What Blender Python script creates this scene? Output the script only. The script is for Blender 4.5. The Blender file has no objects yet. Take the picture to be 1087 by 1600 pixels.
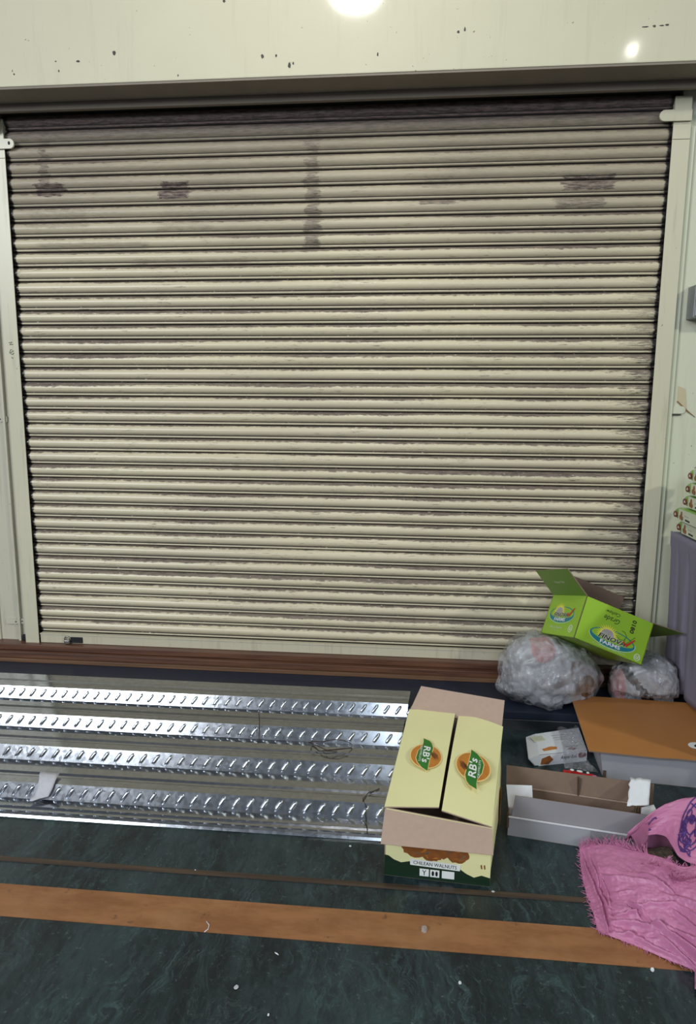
import bpy, bmesh, math, random
from mathutils import Vector, Matrix, noise
from math import sin, cos, pi, radians

# ------------------------------------------------------------------ camera, world, lamps, exposure
S = bpy.context.scene
COL = S.collection
F_PX, PITCH, YAW, ROLL = 1050.0, 0.16112, -0.09236, 0.00644
CAM = Vector((0.44471, -3.47795, 1.3496))
fwd = Vector((sin(YAW)*cos(PITCH), cos(YAW)*cos(PITCH), -sin(PITCH)))
rt0 = Vector((cos(YAW), -sin(YAW), 0)); up0 = rt0.cross(fwd)
RT = cos(ROLL)*rt0 + sin(ROLL)*up0
UP = -sin(ROLL)*rt0 + cos(ROLL)*up0
cam_d = bpy.data.cameras.new('camera'); cam = bpy.data.objects.new('camera', cam_d); COL.objects.link(cam)
cam_d.sensor_fit = 'VERTICAL'; cam_d.sensor_height = 24; cam_d.sensor_width = 24
cam_d.lens = F_PX/1600*24; cam_d.clip_start = .05; cam_d.clip_end = 60
m = Matrix((RT, UP, -fwd)).transposed().to_4x4(); m.translation = CAM
cam.matrix_world = m
S.camera = cam
S.view_settings.view_transform = 'Standard'; S.view_settings.look = 'None'
S.view_settings.gamma = 1; S.view_settings.use_curve_mapping = False
S.view_settings.exposure = -0.22

W = bpy.data.worlds.new('world'); S.world = W; W.use_nodes = True
W.node_tree.nodes['Background'].inputs[0].default_value = (.80, .88, 1.0, 1)
W.node_tree.nodes['Background'].inputs[1].default_value = .15

def area(name, loc, target, size, power, color, sy=None):
    l = bpy.data.lights.new(name, 'AREA'); l.energy = power; l.color = color; l.size = size
    l.shape = 'DISK'
    if sy: l.shape = 'RECTANGLE'; l.size_y = sy
    o = bpy.data.objects.new(name, l); COL.objects.link(o); o.location = loc
    o.rotation_euler = (Vector(target)-Vector(loc)).to_track_quat('-Z', 'Y').to_euler()
    return o
area('ceiling_lamp', (.04, -1.62, 3.86), (.05, -.75, 0), .33, 24, (1, .98, .93))
area('spot_lamp', (1.97, -2.5, 3.87), (1.2, 0, 1), .03, 1.6, (1, .97, .86))
area('passage_lamp', (7.2, -5.1, 5.2), (1.0, 0, 1.2), .55, 265, (.96, 1, .86))
area('street_lamp', (-5.2, -8.0, 4.5), (-.4, 0, .4), 3.6, 620, (.90, .95, 1), 2.5)
area('far_lamp', (1.6, -9.0, 4.6), (0, 0, .3), 3.2, 170, (.78, .89, 1), 2.4)

def at(x, y, z=None, Y=None):
    """photograph pixel -> point on the level z (or on the upright plane Y)"""
    d = fwd + RT*((x-543.5)/F_PX) - UP*((y-800)/F_PX)
    t = (z-CAM.z)/d.z if z is not None else (Y-CAM.y)/d.y
    return CAM + d*t

# ------------------------------------------------------------------ materials
def newmat(name):
    mt = bpy.data.materials.new(name); mt.use_nodes = True
    return mt, mt.node_tree, mt.node_tree.nodes['Principled BSDF']
class NB:
    def __init__(s, nt): s.nt = nt
    def n(s, t, **kw):
        x = s.nt.nodes.new(t)
        for k, v in kw.items(): setattr(x, k, v)
        return x
    def link(s, a, b): s.nt.links.new(a, b)
    def m(s, op, a, b=None, c=None, clamp=False):
        x = s.n('ShaderNodeMath', operation=op, use_clamp=clamp)
        for i, v in enumerate((a, b, c)):
            if v is None: continue
            if isinstance(v, (int, float)): x.inputs[i].default_value = v
            else: s.link(v, x.inputs[i])
        return x.outputs[0]
    def sstep(s, v, lo, hi):
        x = s.n('ShaderNodeMapRange', interpolation_type='SMOOTHSTEP')
        s.link(v, x.inputs[0]); x.inputs[1].default_value = lo; x.inputs[2].default_value = hi
        return x.outputs[0]
    def noise(s, vec, scale, detail=4, rough=.55, mul=None, dist=0):
        if mul:
            mp = s.n('ShaderNodeMapping'); mp.inputs['Scale'].default_value = mul; s.link(vec, mp.inputs[0]); vec = mp.outputs[0]
        x = s.n('ShaderNodeTexNoise'); x.inputs['Scale'].default_value = scale; x.inputs['Detail'].default_value = detail
        x.inputs['Roughness'].default_value = rough; x.inputs['Distortion'].default_value = dist
        s.link(vec, x.inputs['Vector']); return x.outputs['Fac']
    def mix(s, fac, a, b):
        x = s.n('ShaderNodeMix', data_type='RGBA')
        for i, v in ((0, fac), (6, a), (7, b)):
            if isinstance(v, (int, float)): x.inputs[i].default_value = v
            elif isinstance(v, tuple): x.inputs[i].default_value = (*v, 1)
            else: s.link(v, x.inputs[i])
        return x.outputs[2]
    def pos(s): return s.n('ShaderNodeNewGeometry').outputs['Position']
    def bump(s, h, strength, dist, bsdf):
        x = s.n('ShaderNodeBump'); x.inputs['Strength'].default_value = strength; x.inputs['Distance'].default_value = dist
        s.link(h, x.inputs['Height']); s.link(x.outputs[0], bsdf.inputs['Normal'])

def plain(name, col, rough=.6, metal=0, var=.12, scale=30, bump=0, spec=.5):
    mt, nt, b = newmat(name); N = NB(nt); p = N.pos()
    f = N.noise(p, scale, 5)
    c2 = tuple(c*(1-var*2) for c in col); c1 = tuple(min(1, c*(1+var)) for c in col)
    N.link(N.mix(f, c2, c1), b.inputs['Base Color'])
    b.inputs['Roughness'].default_value = rough; b.inputs['Metallic'].default_value = metal
    b.inputs['Specular IOR Level'].default_value = spec
    if bump: N.bump(N.noise(p, scale*3, 4), bump, .003, b)
    return mt

Z0, PITCHZ = .06, .07306
CREAM = (.625, .555, .385)
def shutter_mat():
    mt, nt, b = newmat('grimy_cream_enamel'); N = NB(nt); p = N.pos()
    sp = N.n('ShaderNodeSeparateXYZ'); N.link(p, sp.inputs[0]); x, y, z = sp.outputs
    rel = N.m('DIVIDE', N.m('SUBTRACT', z, Z0), PITCHZ)
    fr = N.m('FRACT', rel); idx = N.m('FLOOR', rel)
    # one random number per slat
    wn = N.n('ShaderNodeTexWhiteNoise', noise_dimensions='1D'); N.link(idx, wn.inputs['W']); rnd = wn.outputs['Value']
    rag = N.noise(p, 1, 6, .7, (26, 1, 90))
    big = N.noise(p, 1, 3, .5, (1.1, 1, 2.6))
    # grime lying on the upper shoulder of every slat with a ragged lower edge
    edge = N.m('ADD', N.m('ADD', 1.0, N.m('MULTIPLY', rag, -.40)), N.m('MULTIPLY', N.m('SUBTRACT', .5, big), .55))
    edge = N.m('ADD', edge, N.m('MULTIPLY', N.m('SUBTRACT', rnd, .5), .16))
    shoulder = N.m('SMOOTHSTEP' if False else 'MULTIPLY', N.m('MULTIPLY', N.m('SUBTRACT', fr, edge), 14, clamp=True), 1.0, clamp=True)
    under = N.m('MULTIPLY', N.m('SUBTRACT', N.m('ADD', .33, N.m('MULTIPLY', rag, .12)), fr), 7, clamp=True)     # lower flank, its shading painted into the colour
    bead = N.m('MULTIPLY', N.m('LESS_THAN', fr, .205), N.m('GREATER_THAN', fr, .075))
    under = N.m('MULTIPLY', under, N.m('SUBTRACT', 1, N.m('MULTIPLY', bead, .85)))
    seam = N.m('MULTIPLY', N.m('ADD', N.m('SUBTRACT', .085, fr), N.m('MULTIPLY', N.m('SUBTRACT', fr, .96), N.m('GREATER_THAN', fr, .96))), 30, clamp=True)
    groove = N.m('MULTIPLY', N.m('LESS_THAN', N.m('ABSOLUTE', N.m('SUBTRACT', fr, .235)), .036), .85)
    # dry scratches in the direction of the slats
    scr0 = N.noise(p, 1, 6, .78, (9, 1, 170))
    scr = N.m('MULTIPLY', N.sstep(scr0, .56, .61), N.sstep(N.noise(p, 1, 4, .7, (3.0, 1, 14)), .49, .57))
    fine = N.noise(p, 1, 5, .75, (16, 1, 160))
    # the top, grime with lintel shade painted in; dirtier: the right hand edge low down, two worn vertical runs
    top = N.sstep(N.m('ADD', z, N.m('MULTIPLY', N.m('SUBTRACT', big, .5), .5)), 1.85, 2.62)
    redge = N.m('MULTIPLY', N.sstep(N.m('ADD', N.m('ADD', x, N.m('MULTIPLY', N.m('SUBTRACT', fine, .5), .9)), N.m('MULTIPLY', N.m('SUBTRACT', fr, .5), .22)), 1.50, 1.62), N.m('SUBTRACT', 1, N.sstep(z, 1.5, 2.2)))
    def box(x0, x1, z0, z1, s, soft=.03):
        wob = N.m('MULTIPLY', N.m('SUBTRACT', N.noise(p, 1, 5, .7, (14, 1, 40)), .5), .14)
        xx = N.m('ADD', x, wob); zz = N.m('ADD', z, N.m('MULTIPLY', wob, .25))
        a = N.m('MULTIPLY', N.sstep(xx, x0-soft*.5, x0+soft*.5), N.m('SUBTRACT', 1, N.sstep(xx, x1-soft*.5, x1+soft*.5)))
        c = N.m('MULTIPLY', N.sstep(zz, z0-.006, z0+.006), N.m('SUBTRACT', 1, N.sstep(zz, z1-.006, z1+.006)))
        return N.m('MULTIPLY', N.m('MULTIPLY', N.m('MULTIPLY', a, c), s), N.m('ADD', .25, N.m('MULTIPLY', fine, 1.5)), clamp=True)
    st = [box(-1.49, -1.33, 2.37, 2.44, .95), box(-.84, -.68, 2.35, 2.43, .95), box(.47, .62, 2.37, 2.43, .55),
          box(.46, .63, 2.295, 2.325, .75), box(1.13, 1.38, 2.35, 2.42, .9), box(1.10, 1.34, 2.27, 2.33, .7),
          box(-1.55, -1.2, 2.22, 2.34, .45, .08), box(-.86, -.55, 2.20, 2.30, .40, .08),
          box(-1.46, -1.40, 2.40, 2.75, .75, .02), box(-.10, -.02, 2.1, 2.8, .72, .03), box(.55, 1.2, 2.47, 2.56, .5, .12),
          box(-1.5, -.9, 2.11, 2.15, .4, .1), box(-1.0, -.35, 2.03, 2.06, .4, .1)]
    stain = st[0]
    for s_ in st[1:]: stain = N.m('MAXIMUM', stain, s_)
    g = N.m('MULTIPLY', shoulder, N.m('ADD', .62, N.m('MULTIPLY', big, .45)))
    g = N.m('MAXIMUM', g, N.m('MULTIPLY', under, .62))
    g = N.m('MAXIMUM', g, N.m('MULTIPLY', scr, .8))
    g = N.m('MAXIMUM', g, stain)
    g = N.m('MAXIMUM', g, N.m('MULTIPLY', redge, .85))
    ax = N.m('ABSOLUTE', N.m('SUBTRACT', x, -.004))
    ends = N.sstep(N.m('ADD', ax, N.m('MULTIPLY', N.m('SUBTRACT', rag, .5), .03)), 1.598, 1.608)
    film = N.m('ADD', N.m('MULTIPLY', top, .56), N.m('MULTIPLY', N.sstep(z, 2.60, 2.70), .42))  # grime and the lintel's shade, both put into the slat colour
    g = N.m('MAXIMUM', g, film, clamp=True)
    base = N.mix(N.m('MULTIPLY', big, rnd), CREAM, (.55, .485, .36))
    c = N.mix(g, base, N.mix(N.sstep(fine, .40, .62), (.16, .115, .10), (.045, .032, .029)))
    c = N.mix(N.m('MAXIMUM', N.m('MAXIMUM', seam, groove), ends), c, (.018, .014, .013))
    # light chips along the grime
    chip = N.noise(p, 1, 4, .6, (45, 1, 150))
    chip = N.m('MULTIPLY', N.sstep(chip, .645, .68), N.m('LESS_THAN', z, 2.0))
    c = N.mix(N.m('MULTIPLY', chip, .8), c, (.74, .70, .58))
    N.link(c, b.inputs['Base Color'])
    N.link(N.m('ADD', .33, N.m('MULTIPLY', g, .4)), b.inputs['Roughness'])
    N.bump(rag, .12, .002, b)
    return mt

def wall_mat(name, col, rough=.25, dirt=.35):
    mt, nt, b = newmat(name); N = NB(nt); p = N.pos()
    f = N.noise(p, 2.2, 5, .6); v = N.noise(p, 1, 5, .65, (30, 30, 2.2))
    c = N.mix(N.m('MULTIPLY', f, .5), col, tuple(k*.80 for k in col))
    c = N.mix(N.m('MULTIPLY', N.sstep(v, .52, .72), dirt), c, (.20, .16, .12))
    sp = N.noise(p, 34, 3, .6)
    c = N.mix(N.m('MULTIPLY', N.sstep(sp, .71, .74), .7), c, (.10, .08, .06))
    N.link(c, b.inputs['Base Color']); b.inputs['Roughness'].default_value = .55
    b.inputs['Specular IOR Level'].default_value = .2
    b.inputs['Coat Weight'].default_value = .55; b.inputs['Coat Roughness'].default_value = rough*.9
    N.bump(N.noise(p, 3, 3), .05, .01, b)
    return mt

def marble_mat(name, dark, mid, light, rough=.22):
    mt, nt, b = newmat(name); N = NB(nt); p = N.pos()
    mp = N.n('ShaderNodeMapping'); mp.inputs['Rotation'].default_value = (0, 0, .9); mp.inputs['Scale'].default_value = (1, .38, 1); N.link(p, mp.inputs[0]); q = mp.outputs[0]
    a = N.noise(q, 5, 9, .68, None, .8); f = N.noise(q, 26, 9, .75, None, 1.2)
    c = N.mix(N.sstep(N.m('ADD', N.m('MULTIPLY', a, .55), N.m('MULTIPLY', f, .45)), .40, .62), dark, mid)
    mp2 = N.n('ShaderNodeMapping'); mp2.inputs['Rotation'].default_value = (0, 0, .62); mp2.inputs['Scale'].default_value = (1, .16, 1)
    wv = N.n('ShaderNodeVectorMath', operation='MULTIPLY_ADD'); nt_ = N.n('ShaderNodeTexNoise'); nt_.inputs['Scale'].default_value = 3.2; nt_.inputs['Detail'].default_value = 5; N.link(p, nt_.inputs['Vector'])
    N.link(nt_.outputs['Color'], wv.inputs[0]); wv.inputs[1].default_value = (.45, .45, 0); N.link(p, wv.inputs[2]); N.link(wv.outputs[0], mp2.inputs[0])
    stk = N.noise(mp2.outputs[0], 30, 8, .78, None, .8)
    c = N.mix(N.m('MULTIPLY', N.sstep(stk, .50, .66), N.sstep(N.noise(p, 4.5, 4, .6), .40, .60)), c, tuple(k*1.8 for k in mid))
    c = N.mix(N.m('MULTIPLY', N.sstep(N.noise(p, 60, 6, .8), .56, .74), .55), c, light)
    # thin pale veins
    r = N.m('ABSOLUTE', N.m('SUBTRACT', N.noise(q, 7, 7, .65, None, 1.6), .5))
    vein = N.m('MULTIPLY', N.m('SUBTRACT', 1, N.sstep(r, .002, .014)), N.sstep(N.noise(p, 2.6, 3), .46, .66))
    c = N.mix(N.m('MULTIPLY', vein, .13), c, light)
    N.link(c, b.inputs['Base Color'])
    N.link(N.m('ADD', rough, N.m('MULTIPLY', N.noise(p, 9, 4), .16)), b.inputs['Roughness'])
    return mt

def grain_mat(name, a_, b_, rough=.5, mul=(2, 60, 60), spots=0):
    mt, nt, b = newmat(name); N = NB(nt); p = N.pos()
    f = N.noise(p, 1, 7, .65, mul)
    c = N.mix(N.sstep(f, .3, .7), a_, b_)
    if spots:
        s_ = N.noise(p, 22, 4, .6); c = N.mix(N.m('MULTIPLY', N.sstep(s_, .64, .72), spots), c, (.05, .03, .02))
        l = N.noise(p, 5, 4, .6); c = N.mix(N.m('MULTIPLY', N.sstep(l, .5, .8), .35), c, (.42, .25, .12))
    N.link(c, b.inputs['Base Color']); b.inputs['Roughness'].default_value = rough
    return mt

def steel_mat():
    mt, nt, b = newmat('galvanised_steel'); N = NB(nt); p = N.pos()
    v = N.n('ShaderNodeTexVoronoi'); v.inputs['Scale'].default_value = 70; N.link(p, v.inputs['Vector'])
    s_ = N.n('ShaderNodeSeparateColor'); N.link(v.outputs['Color'], s_.inputs[0])
    c = N.mix(s_.outputs[0], (.45, .475, .515), (.53, .555, .60))
    d = N.noise(p, 1, 5, .6, (3, 40, 40)); c = N.mix(N.m('MULTIPLY', N.sstep(d, .5, .75), .35), c, (.34, .33, .31))
    N.link(c, b.inputs['Base Color']); b.inputs['Metallic'].default_value = 1
    N.link(N.m('ADD', .14, N.m('MULTIPLY', s_.outputs[1], .05)), b.inputs['Roughness'])
    return mt

def film_mat(name, milk, tint=(.9, .92, .95), rough=.12, bs=60):
    """clear crumpled film: see-through, with sharp reflections and a little milkiness"""
    mt, nt, b = newmat(name); N = NB(nt); p = N.pos()
    mp = N.n('ShaderNodeMapping'); mp.inputs['Rotation'].default_value = (.3, .75, .2); mp.inputs['Scale'].default_value = (1, 1, .30); N.link(p, mp.inputs[0])
    w = N.noise(mp.outputs[0], bs, 4, .6, None, 1.6); w = N.m('ABSOLUTE', N.m('SUBTRACT', w, .5))
    bp_ = N.n('ShaderNodeBump'); bp_.inputs['Strength'].default_value = .8; bp_.inputs['Distance'].default_value = .03; N.link(w, bp_.inputs['Height'])
    tr = N.n('ShaderNodeBsdfTransparent'); tr.inputs[0].default_value = (.95, .96, .97, 1)
    gl = N.n('ShaderNodeBsdfGlossy'); gl.inputs['Roughness'].default_value = rough; gl.inputs[0].default_value = (1, 1, 1, 1); N.link(bp_.outputs[0], gl.inputs['Normal'])
    df = N.n('ShaderNodeBsdfDiffuse'); df.inputs[0].default_value = (*tint, 1); N.link(bp_.outputs[0], df.inputs['Normal'])
    m1 = N.n('ShaderNodeMixShader'); f = N.noise(p, bs*.4, 5, .65, None, 1.2)
    N.link(N.m('MULTIPLY', N.sstep(f, .38, .72), milk*2, clamp=True), m1.inputs[0]); N.link(tr.outputs[0], m1.inputs[1]); N.link(df.outputs[0], m1.inputs[2])
    lw = N.n('ShaderNodeLayerWeight'); lw.inputs['Blend'].default_value = .30; N.link(bp_.outputs[0], lw.inputs['Normal'])
    m2 = N.n('ShaderNodeMixShader'); N.link(N.m('ADD', .09, N.m('MULTIPLY', lw.outputs['Facing'], .45), clamp=True), m2.inputs[0])
    N.link(m1.outputs[0], m2.inputs[1]); N.link(gl.outputs[0], m2.inputs[2])
    N.link(m2.outputs[0], nt.nodes['Material Output'].inputs['Surface'])
    return mt

def pink_mat():
    mt, nt, b = newmat('pink_woven_plastic'); N = NB(nt); p = N.pos()
    f = N.noise(p, 7, 5, .6); g = N.noise(p, 55, 4, .7)
    c = N.mix(f, (.42, .115, .245), (.55, .20, .36)); c = N.mix(N.m('MULTIPLY', g, .30), c, (.66, .32, .48))
    s_ = N.noise(p, 18, 4, .6); c = N.mix(N.m('MULTIPLY', N.sstep(s_, .68, .73), .6), c, (.12, .05, .06))
    N.link(c, b.inputs['Base Color']); b.inputs['Roughness'].default_value = .42
    w = N.noise(p, 1, 5, .6, (22, 60, 60), 1.5)
    N.bump(w, .30, .004, b)
    return mt

M = {}
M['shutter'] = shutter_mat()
M['wall'] = wall_mat('cream_gloss_wall', (.60, .565, .42), .10, .08)
M['panel'] = wall_mat('cream_panel_paint', (.55, .52, .41), .3, .35)
M['right'] = wall_mat('pale_green_cream_wall', (.60, .61, .47), .35, .12)
M['guide'] = wall_mat('cream_rail_paint', (.60, .565, .42), .3, .26)
M['rail_bar'] = wall_mat('cream_bottom_rail_paint', (.58, .53, .40), .35, .25)
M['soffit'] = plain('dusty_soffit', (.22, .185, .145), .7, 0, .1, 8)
M['black'] = plain('black_recess', (.008, .008, .01), .7)
M['marble'] = marble_mat('green_marble', (.005, .011, .015), (.024, .045, .049), (.15, .20, .19))
M['navy'] = plain('dark_polished_step_stone', (.016, .022, .040), .38, 0, .2, 20, 0, .25)
M['slabedge'] = plain('step_stone_edge', (.035, .04, .047), .3, 0, .2, 20)
M['mortar'] = plain('pale_joint', (.20, .20, .20), .7)
M['brown'] = grain_mat('brown_wood_sill', (.065, .028, .017), (.155, .068, .038), .4)
M['tan'] = grain_mat('worn_wood_edge', (.10, .05, .027), (.19, .10, .05), .5)
M['strip'] = grain_mat('orange_stone_strip', (.23, .092, .033), (.33, .148, .060), .45, (6, 20, 20), .6)
M['rod'] = grain_mat('dark_brown_bar', (.035, .022, .015), (.085, .055, .035), .45)
M['steel'] = steel_mat()
M['kraft'] = plain('kraft_board', (.42, .30, .235), .75, 0, .06, 60)
M['kraftdark'] = plain('brown_kraft_board', (.215, .145, .105), .75, 0, .08, 40)
M['torn'] = plain('torn_corrugated_board', (.10, .06, .035), .9, 0, .3, 120)
M['yellow'] = plain('yellow_printed_board', (.82, .79, .42), .33, 0, .03, 6)
M['green'] = plain('lime_printed_board', (.29, .50, .035), .32, 0, .04, 6)
M['greenshade'] = plain('shaded_lime_board', (.12, .24, .022), .4, 0, .04, 6)  # lime board with the flaps' shade put into its colour
M['orange'] = plain('orange_kraft_board', (.40, .165, .045), .55, 0, .07, 7)
M['grey'] = plain('grey_white_board', (.36, .36, .39), .55, 0, .05, 9)  # the grey holds the shade on the tray's white board
M['greydk'] = plain('grey_board_tape', (.27, .26, .28), .4, 0, .05, 9)
M['white'] = plain('white_paper', (.76, .77, .80), .5, 0, .04, 30)
M['glosswhite'] = plain('white_coated_board', (.74, .76, .80), .25, 0, .03, 10)
M['pwhite'] = plain('white_print', (.82, .84, .82), .4, 0, .02)
M['pblack'] = plain('black_print', (.012, .012, .012), .4, 0, .02)
M['leaf'] = plain('green_leaf_print', (.022, .20, .022), .3, 0, .25, 9)
M['dkgreen'] = plain('dark_green_print', (.010, .030, .014), .35, 0, .1)
M['nut'] = plain('orange_nut_print', (.60, .22, .03), .3, 0, .22, 35)
M['nuthalo'] = plain('pale_halo_print', (.85, .62, .25), .3, 0, .05)
M['walnut'] = plain('brown_walnut_print', (.30, .10, .025), .35, 0, .3, 45)
M['teal'] = plain('teal_print', (.02, .20, .25), .35, 0, .05)
M['paleblue'] = plain('pale_blue_print', (.55, .80, .80), .35, 0, .05)
M['sun'] = plain('yellow_sun_print', (.85, .78, .10), .35, 0, .05)
M['sungrey'] = plain('grey_sun_print', (.45, .42, .38), .4, 0, .25, 60)
M['red'] = plain('red_print', (.55, .05, .02), .35, 0, .1)
M['maroon'] = plain('maroon_print', (.20, .02, .03), .35, 0, .1)
M['redfoil'] = plain('red_glossy_foil', (.70, .02, .02), .18, 0, .15, 40)
M['ink'] = plain('purple_ink', (.085, .03, .20), .45, 0, .3, 60)
M['pen'] = plain('dark_pen_ink', (.02, .06, .02), .45)
M['pink'] = pink_mat()
M['pinkthread'] = plain('pink_thread', (.62, .22, .40), .5, 0, .2, 40)
M['debris'] = plain('dark_sack_contents', (.10, .075, .05), .85, 0, .6, 90, .6)
M['film'] = film_mat('clear_plastic_film', .20, (.86, .88, .92), .10, 26)
M['film2'] = film_mat('thin_clear_wrap', .22, (.9, .92, .95), .08, 90)
M['fill'] = plain('grey_white_plastic_contents', (.47, .475, .50), .28, 0, .26, 9, .3)
M['fillpink'] = plain('pink_mesh_contents', (.56, .29, .30), .4, 0, .35, 60, .5)
M['fillbrown'] = plain('brown_scrap_contents', (.22, .14, .09), .5, 0, .3, 25, .5)
M['fillblack'] = plain('black_scrap_contents', (.02, .02, .025), .35, 0, .3, 25)
M['cloth'] = plain('lilac_grey_table_skirt', (.205, .19, .245), .8, 0, .05, 60)
M['cover'] = plain('grey_table_top_cover', (.22, .21, .25), .7, 0, .05, 60)
M['wood'] = plain('table_leg_wood', (.12, .07, .04), .6)
M['pgreen'] = plain('green_pouch_film', (.20, .42, .05), .25, 0, .2, 30)
M['ppale'] = plain('pale_pouch_label', (.62, .66, .50), .3, 0, .06, 20)
M['boxgrey'] = plain('grey_steel_box', (.30, .31, .31), .4, .5, .1, 20)
M['rust'] = plain('rust_streak', (.30, .17, .07), .7, 0, .2, 60)
M['chip'] = plain('bare_paint_chip', (.075, .065, .06), .8, 0, .3, 60)
M['brass'] = plain('dull_lock_metal', (.45, .42, .38), .3, .9, .15, 50)
M['wire'] = plain('rusty_tie_wire', (.05, .03, .025), .5, .6, .2, 50)
M['tissue'] = plain('grey_white_tissue', (.52, .52, .56), .7, 0, .1, 60)
M['chipwood'] = plain('pale_board_scrap', (.40, .33, .28), .8, 0, .15, 80)

# ------------------------------------------------------------------ mesh helpers
class MB:
    def __init__(s): s.v = []; s.f = []; s.mi = []
    def add(s, vs, fs, mi=0):
        o = len(s.v); s.v += [Vector(v) for v in vs]; s.f += [tuple(i+o for i in f) for f in fs]
        s.mi += list(mi) if isinstance(mi, (list, tuple)) else [mi]*len(fs)
        return s
    def box(s, lo, hi, mi=0):
        (a, b, c), (d, e, f) = lo, hi
        vs = [(a,b,c),(d,b,c),(d,e,c),(a,e,c),(a,b,f),(d,b,f),(d,e,f),(a,e,f)]
        return s.add(vs, [(3,2,1,0),(4,5,6,7),(0,1,5,4),(1,2,6,5),(2,3,7,6),(3,0,4,7)], mi)
    def slab(s, pts, th, mi=(0, 1, 2)):
        """board: pts counter-clockwise seen from its printed side, thickness th behind it"""
        P = [Vector(p) for p in pts]; n = Vector((0, 0, 0))
        for i in range(len(P)): n += (P[i]-P[0]).cross(P[(i+1) % len(P)]-P[0])
        n.normalize(); k = len(P)
        vs = P + [p-n*th for p in P]
        if k == 4:
            fs = [(0, 1, 2), (0, 2, 3), (6, 5, 4), (7, 6, 4)] + [(i, i+k, (i+1) % k+k, (i+1) % k) for i in range(k)]
            return s.add(vs, fs, [mi[0]]*2 + [mi[1]]*2 + [mi[2]]*4)
        fs = [tuple(range(k)), tuple(range(2*k-1, k-1, -1))] + [(i, i+k, (i+1) % k+k, (i+1) % k) for i in range(k)]
        return s.add(vs, fs, [mi[0], mi[1]] + [mi[2]]*k)
    def tube(s, pts, r, n=6, mi=0):
        P = [Vector(p) for p in pts]; vs = []; fs = []
        for i, p in enumerate(P):
            t = (P[min(i+1, len(P)-1)]-P[max(i-1, 0)]); t = t.normalized() if t.length > 1e-9 else Vector((1, 0, 0))
            a = t.cross(Vector((0, 0, 1)))
            if a.length < 1e-4: a = t.cross(Vector((0, 1, 0)))
            a.normalize(); c = t.cross(a); rr = r[i] if isinstance(r, (list, tuple)) else r
            for j in range(n):
                an = 2*pi*j/n; vs.append(p+a*cos(an)*rr+c*sin(an)*rr)
        for i in range(len(P)-1):
            for j in range(n):
                fs.append((i*n+j, i*n+(j+1) % n, (i+1)*n+(j+1) % n, (i+1)*n+j))
        fs.append(tuple(range(n-1, -1, -1))); fs.append(tuple(range((len(P)-1)*n, len(P)*n)))
        return s.add(vs, fs, mi)
    def grid(s, rows, mi=0, flip=False):
        nr, nc = len(rows), len(rows[0]); vs = [p for r in rows for p in r]; fs = []
        for i in range(nr-1):
            for j in range(nc-1):
                f = (i*nc+j, i*nc+j+1, (i+1)*nc+j+1, (i+1)*nc+j); fs.append(f[::-1] if flip else f)
        return s.add(vs, fs, mi)
    def mesh(s, name, mats, off=Vector((0, 0, 0)), smooth=False):
        me = bpy.data.meshes.new(name); me.from_pydata([v-off for v in s.v], [], s.f)
        for mm in (mats if isinstance(mats, (list, tuple)) else [mats]): me.materials.append(mm)
        me.polygons.foreach_set('material_index', s.mi)
        if smooth: me.polygons.foreach_set('use_smooth', [True]*len(me.polygons))
        me.update(); return me
    def build(s, name, mats, parent=None, smooth=False, bevel=0, recalc=False):
        off = world_loc(parent)
        me = s.mesh(name, mats, off, smooth)
        if recalc or bevel:
            bm = bmesh.new(); bm.from_mesh(me)
            if bevel: bmesh.ops.bevel(bm, geom=bm.edges[:], offset=bevel, segments=2, affect='EDGES', profile=.6)
            if recalc: bmesh.ops.recalc_face_normals(bm, faces=bm.faces[:])
            bm.to_mesh(me); bm.free()
        o = bpy.data.objects.new(name, me); COL.objects.link(o)
        if parent: o.parent = parent
        return o
def world_loc(o):
    v = Vector((0, 0, 0))
    while o: v += o.location; o = o.parent
    return v
def tag(o, label=None, cat=None, group=None, kind=None):
    for k, v in (('label', label), ('category', cat), ('group', group), ('kind', kind)):
        if v: o[k] = v
    return o
def thing(name, loc, label, cat, group=None):
    o = bpy.data.objects.new(name, None); COL.objects.link(o); o.location = loc; o.empty_display_size = .05
    return tag(o, label, cat, group)
def struct(name, loc=(0, 0, 0)):
    o = bpy.data.objects.new(name, None); COL.objects.link(o); o.location = loc; o['kind'] = 'structure'; return o
def solidify(o, th, off=-1):
    md = o.modifiers.new('thickness', 'SOLIDIFY'); md.thickness = th; md.offset = off; return o
class Frame:
    """flat print frame on a board: origin, reading direction u, letter-up v"""
    def __init__(s, o, u, v, lift=.0008):
        s.u = Vector(u).normalized(); v = Vector(v); s.v = (v-s.u*v.dot(s.u)).normalized(); s.n = s.u.cross(s.v); s.o = Vector(o); s.lift = lift
    def p(s, a, b, h=0): return s.o+s.u*a+s.v*b+s.n*(s.lift+h)
    def moved(s, a, b, rot=0, lift=None):
        u = s.u*cos(rot)+s.v*sin(rot); v = -s.u*sin(rot)+s.v*cos(rot)
        return Frame(s.o+s.u*a+s.v*b, u, v, s.lift if lift is None else lift)
def poly(fr, pts, name, mat, parent, h=0, th=.0006):
    mb = MB(); mb.slab([fr.p(a, b, h) for a, b in pts], th, (0, 0, 0)); return mb.build(name, mat, parent)
def ell(cx, cy, rx, ry, n=28, rot=0, a0=0, a1=2*pi):
    out = []
    for i in range(n):
        t = a0+(a1-a0)*i/(n if abs(a1-a0-2*pi) < 1e-6 else n-1)
        x, y = rx*cos(t), ry*sin(t); out.append((cx+x*cos(rot)-y*sin(rot), cy+x*sin(rot)+y*cos(rot)))
    return out
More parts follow.
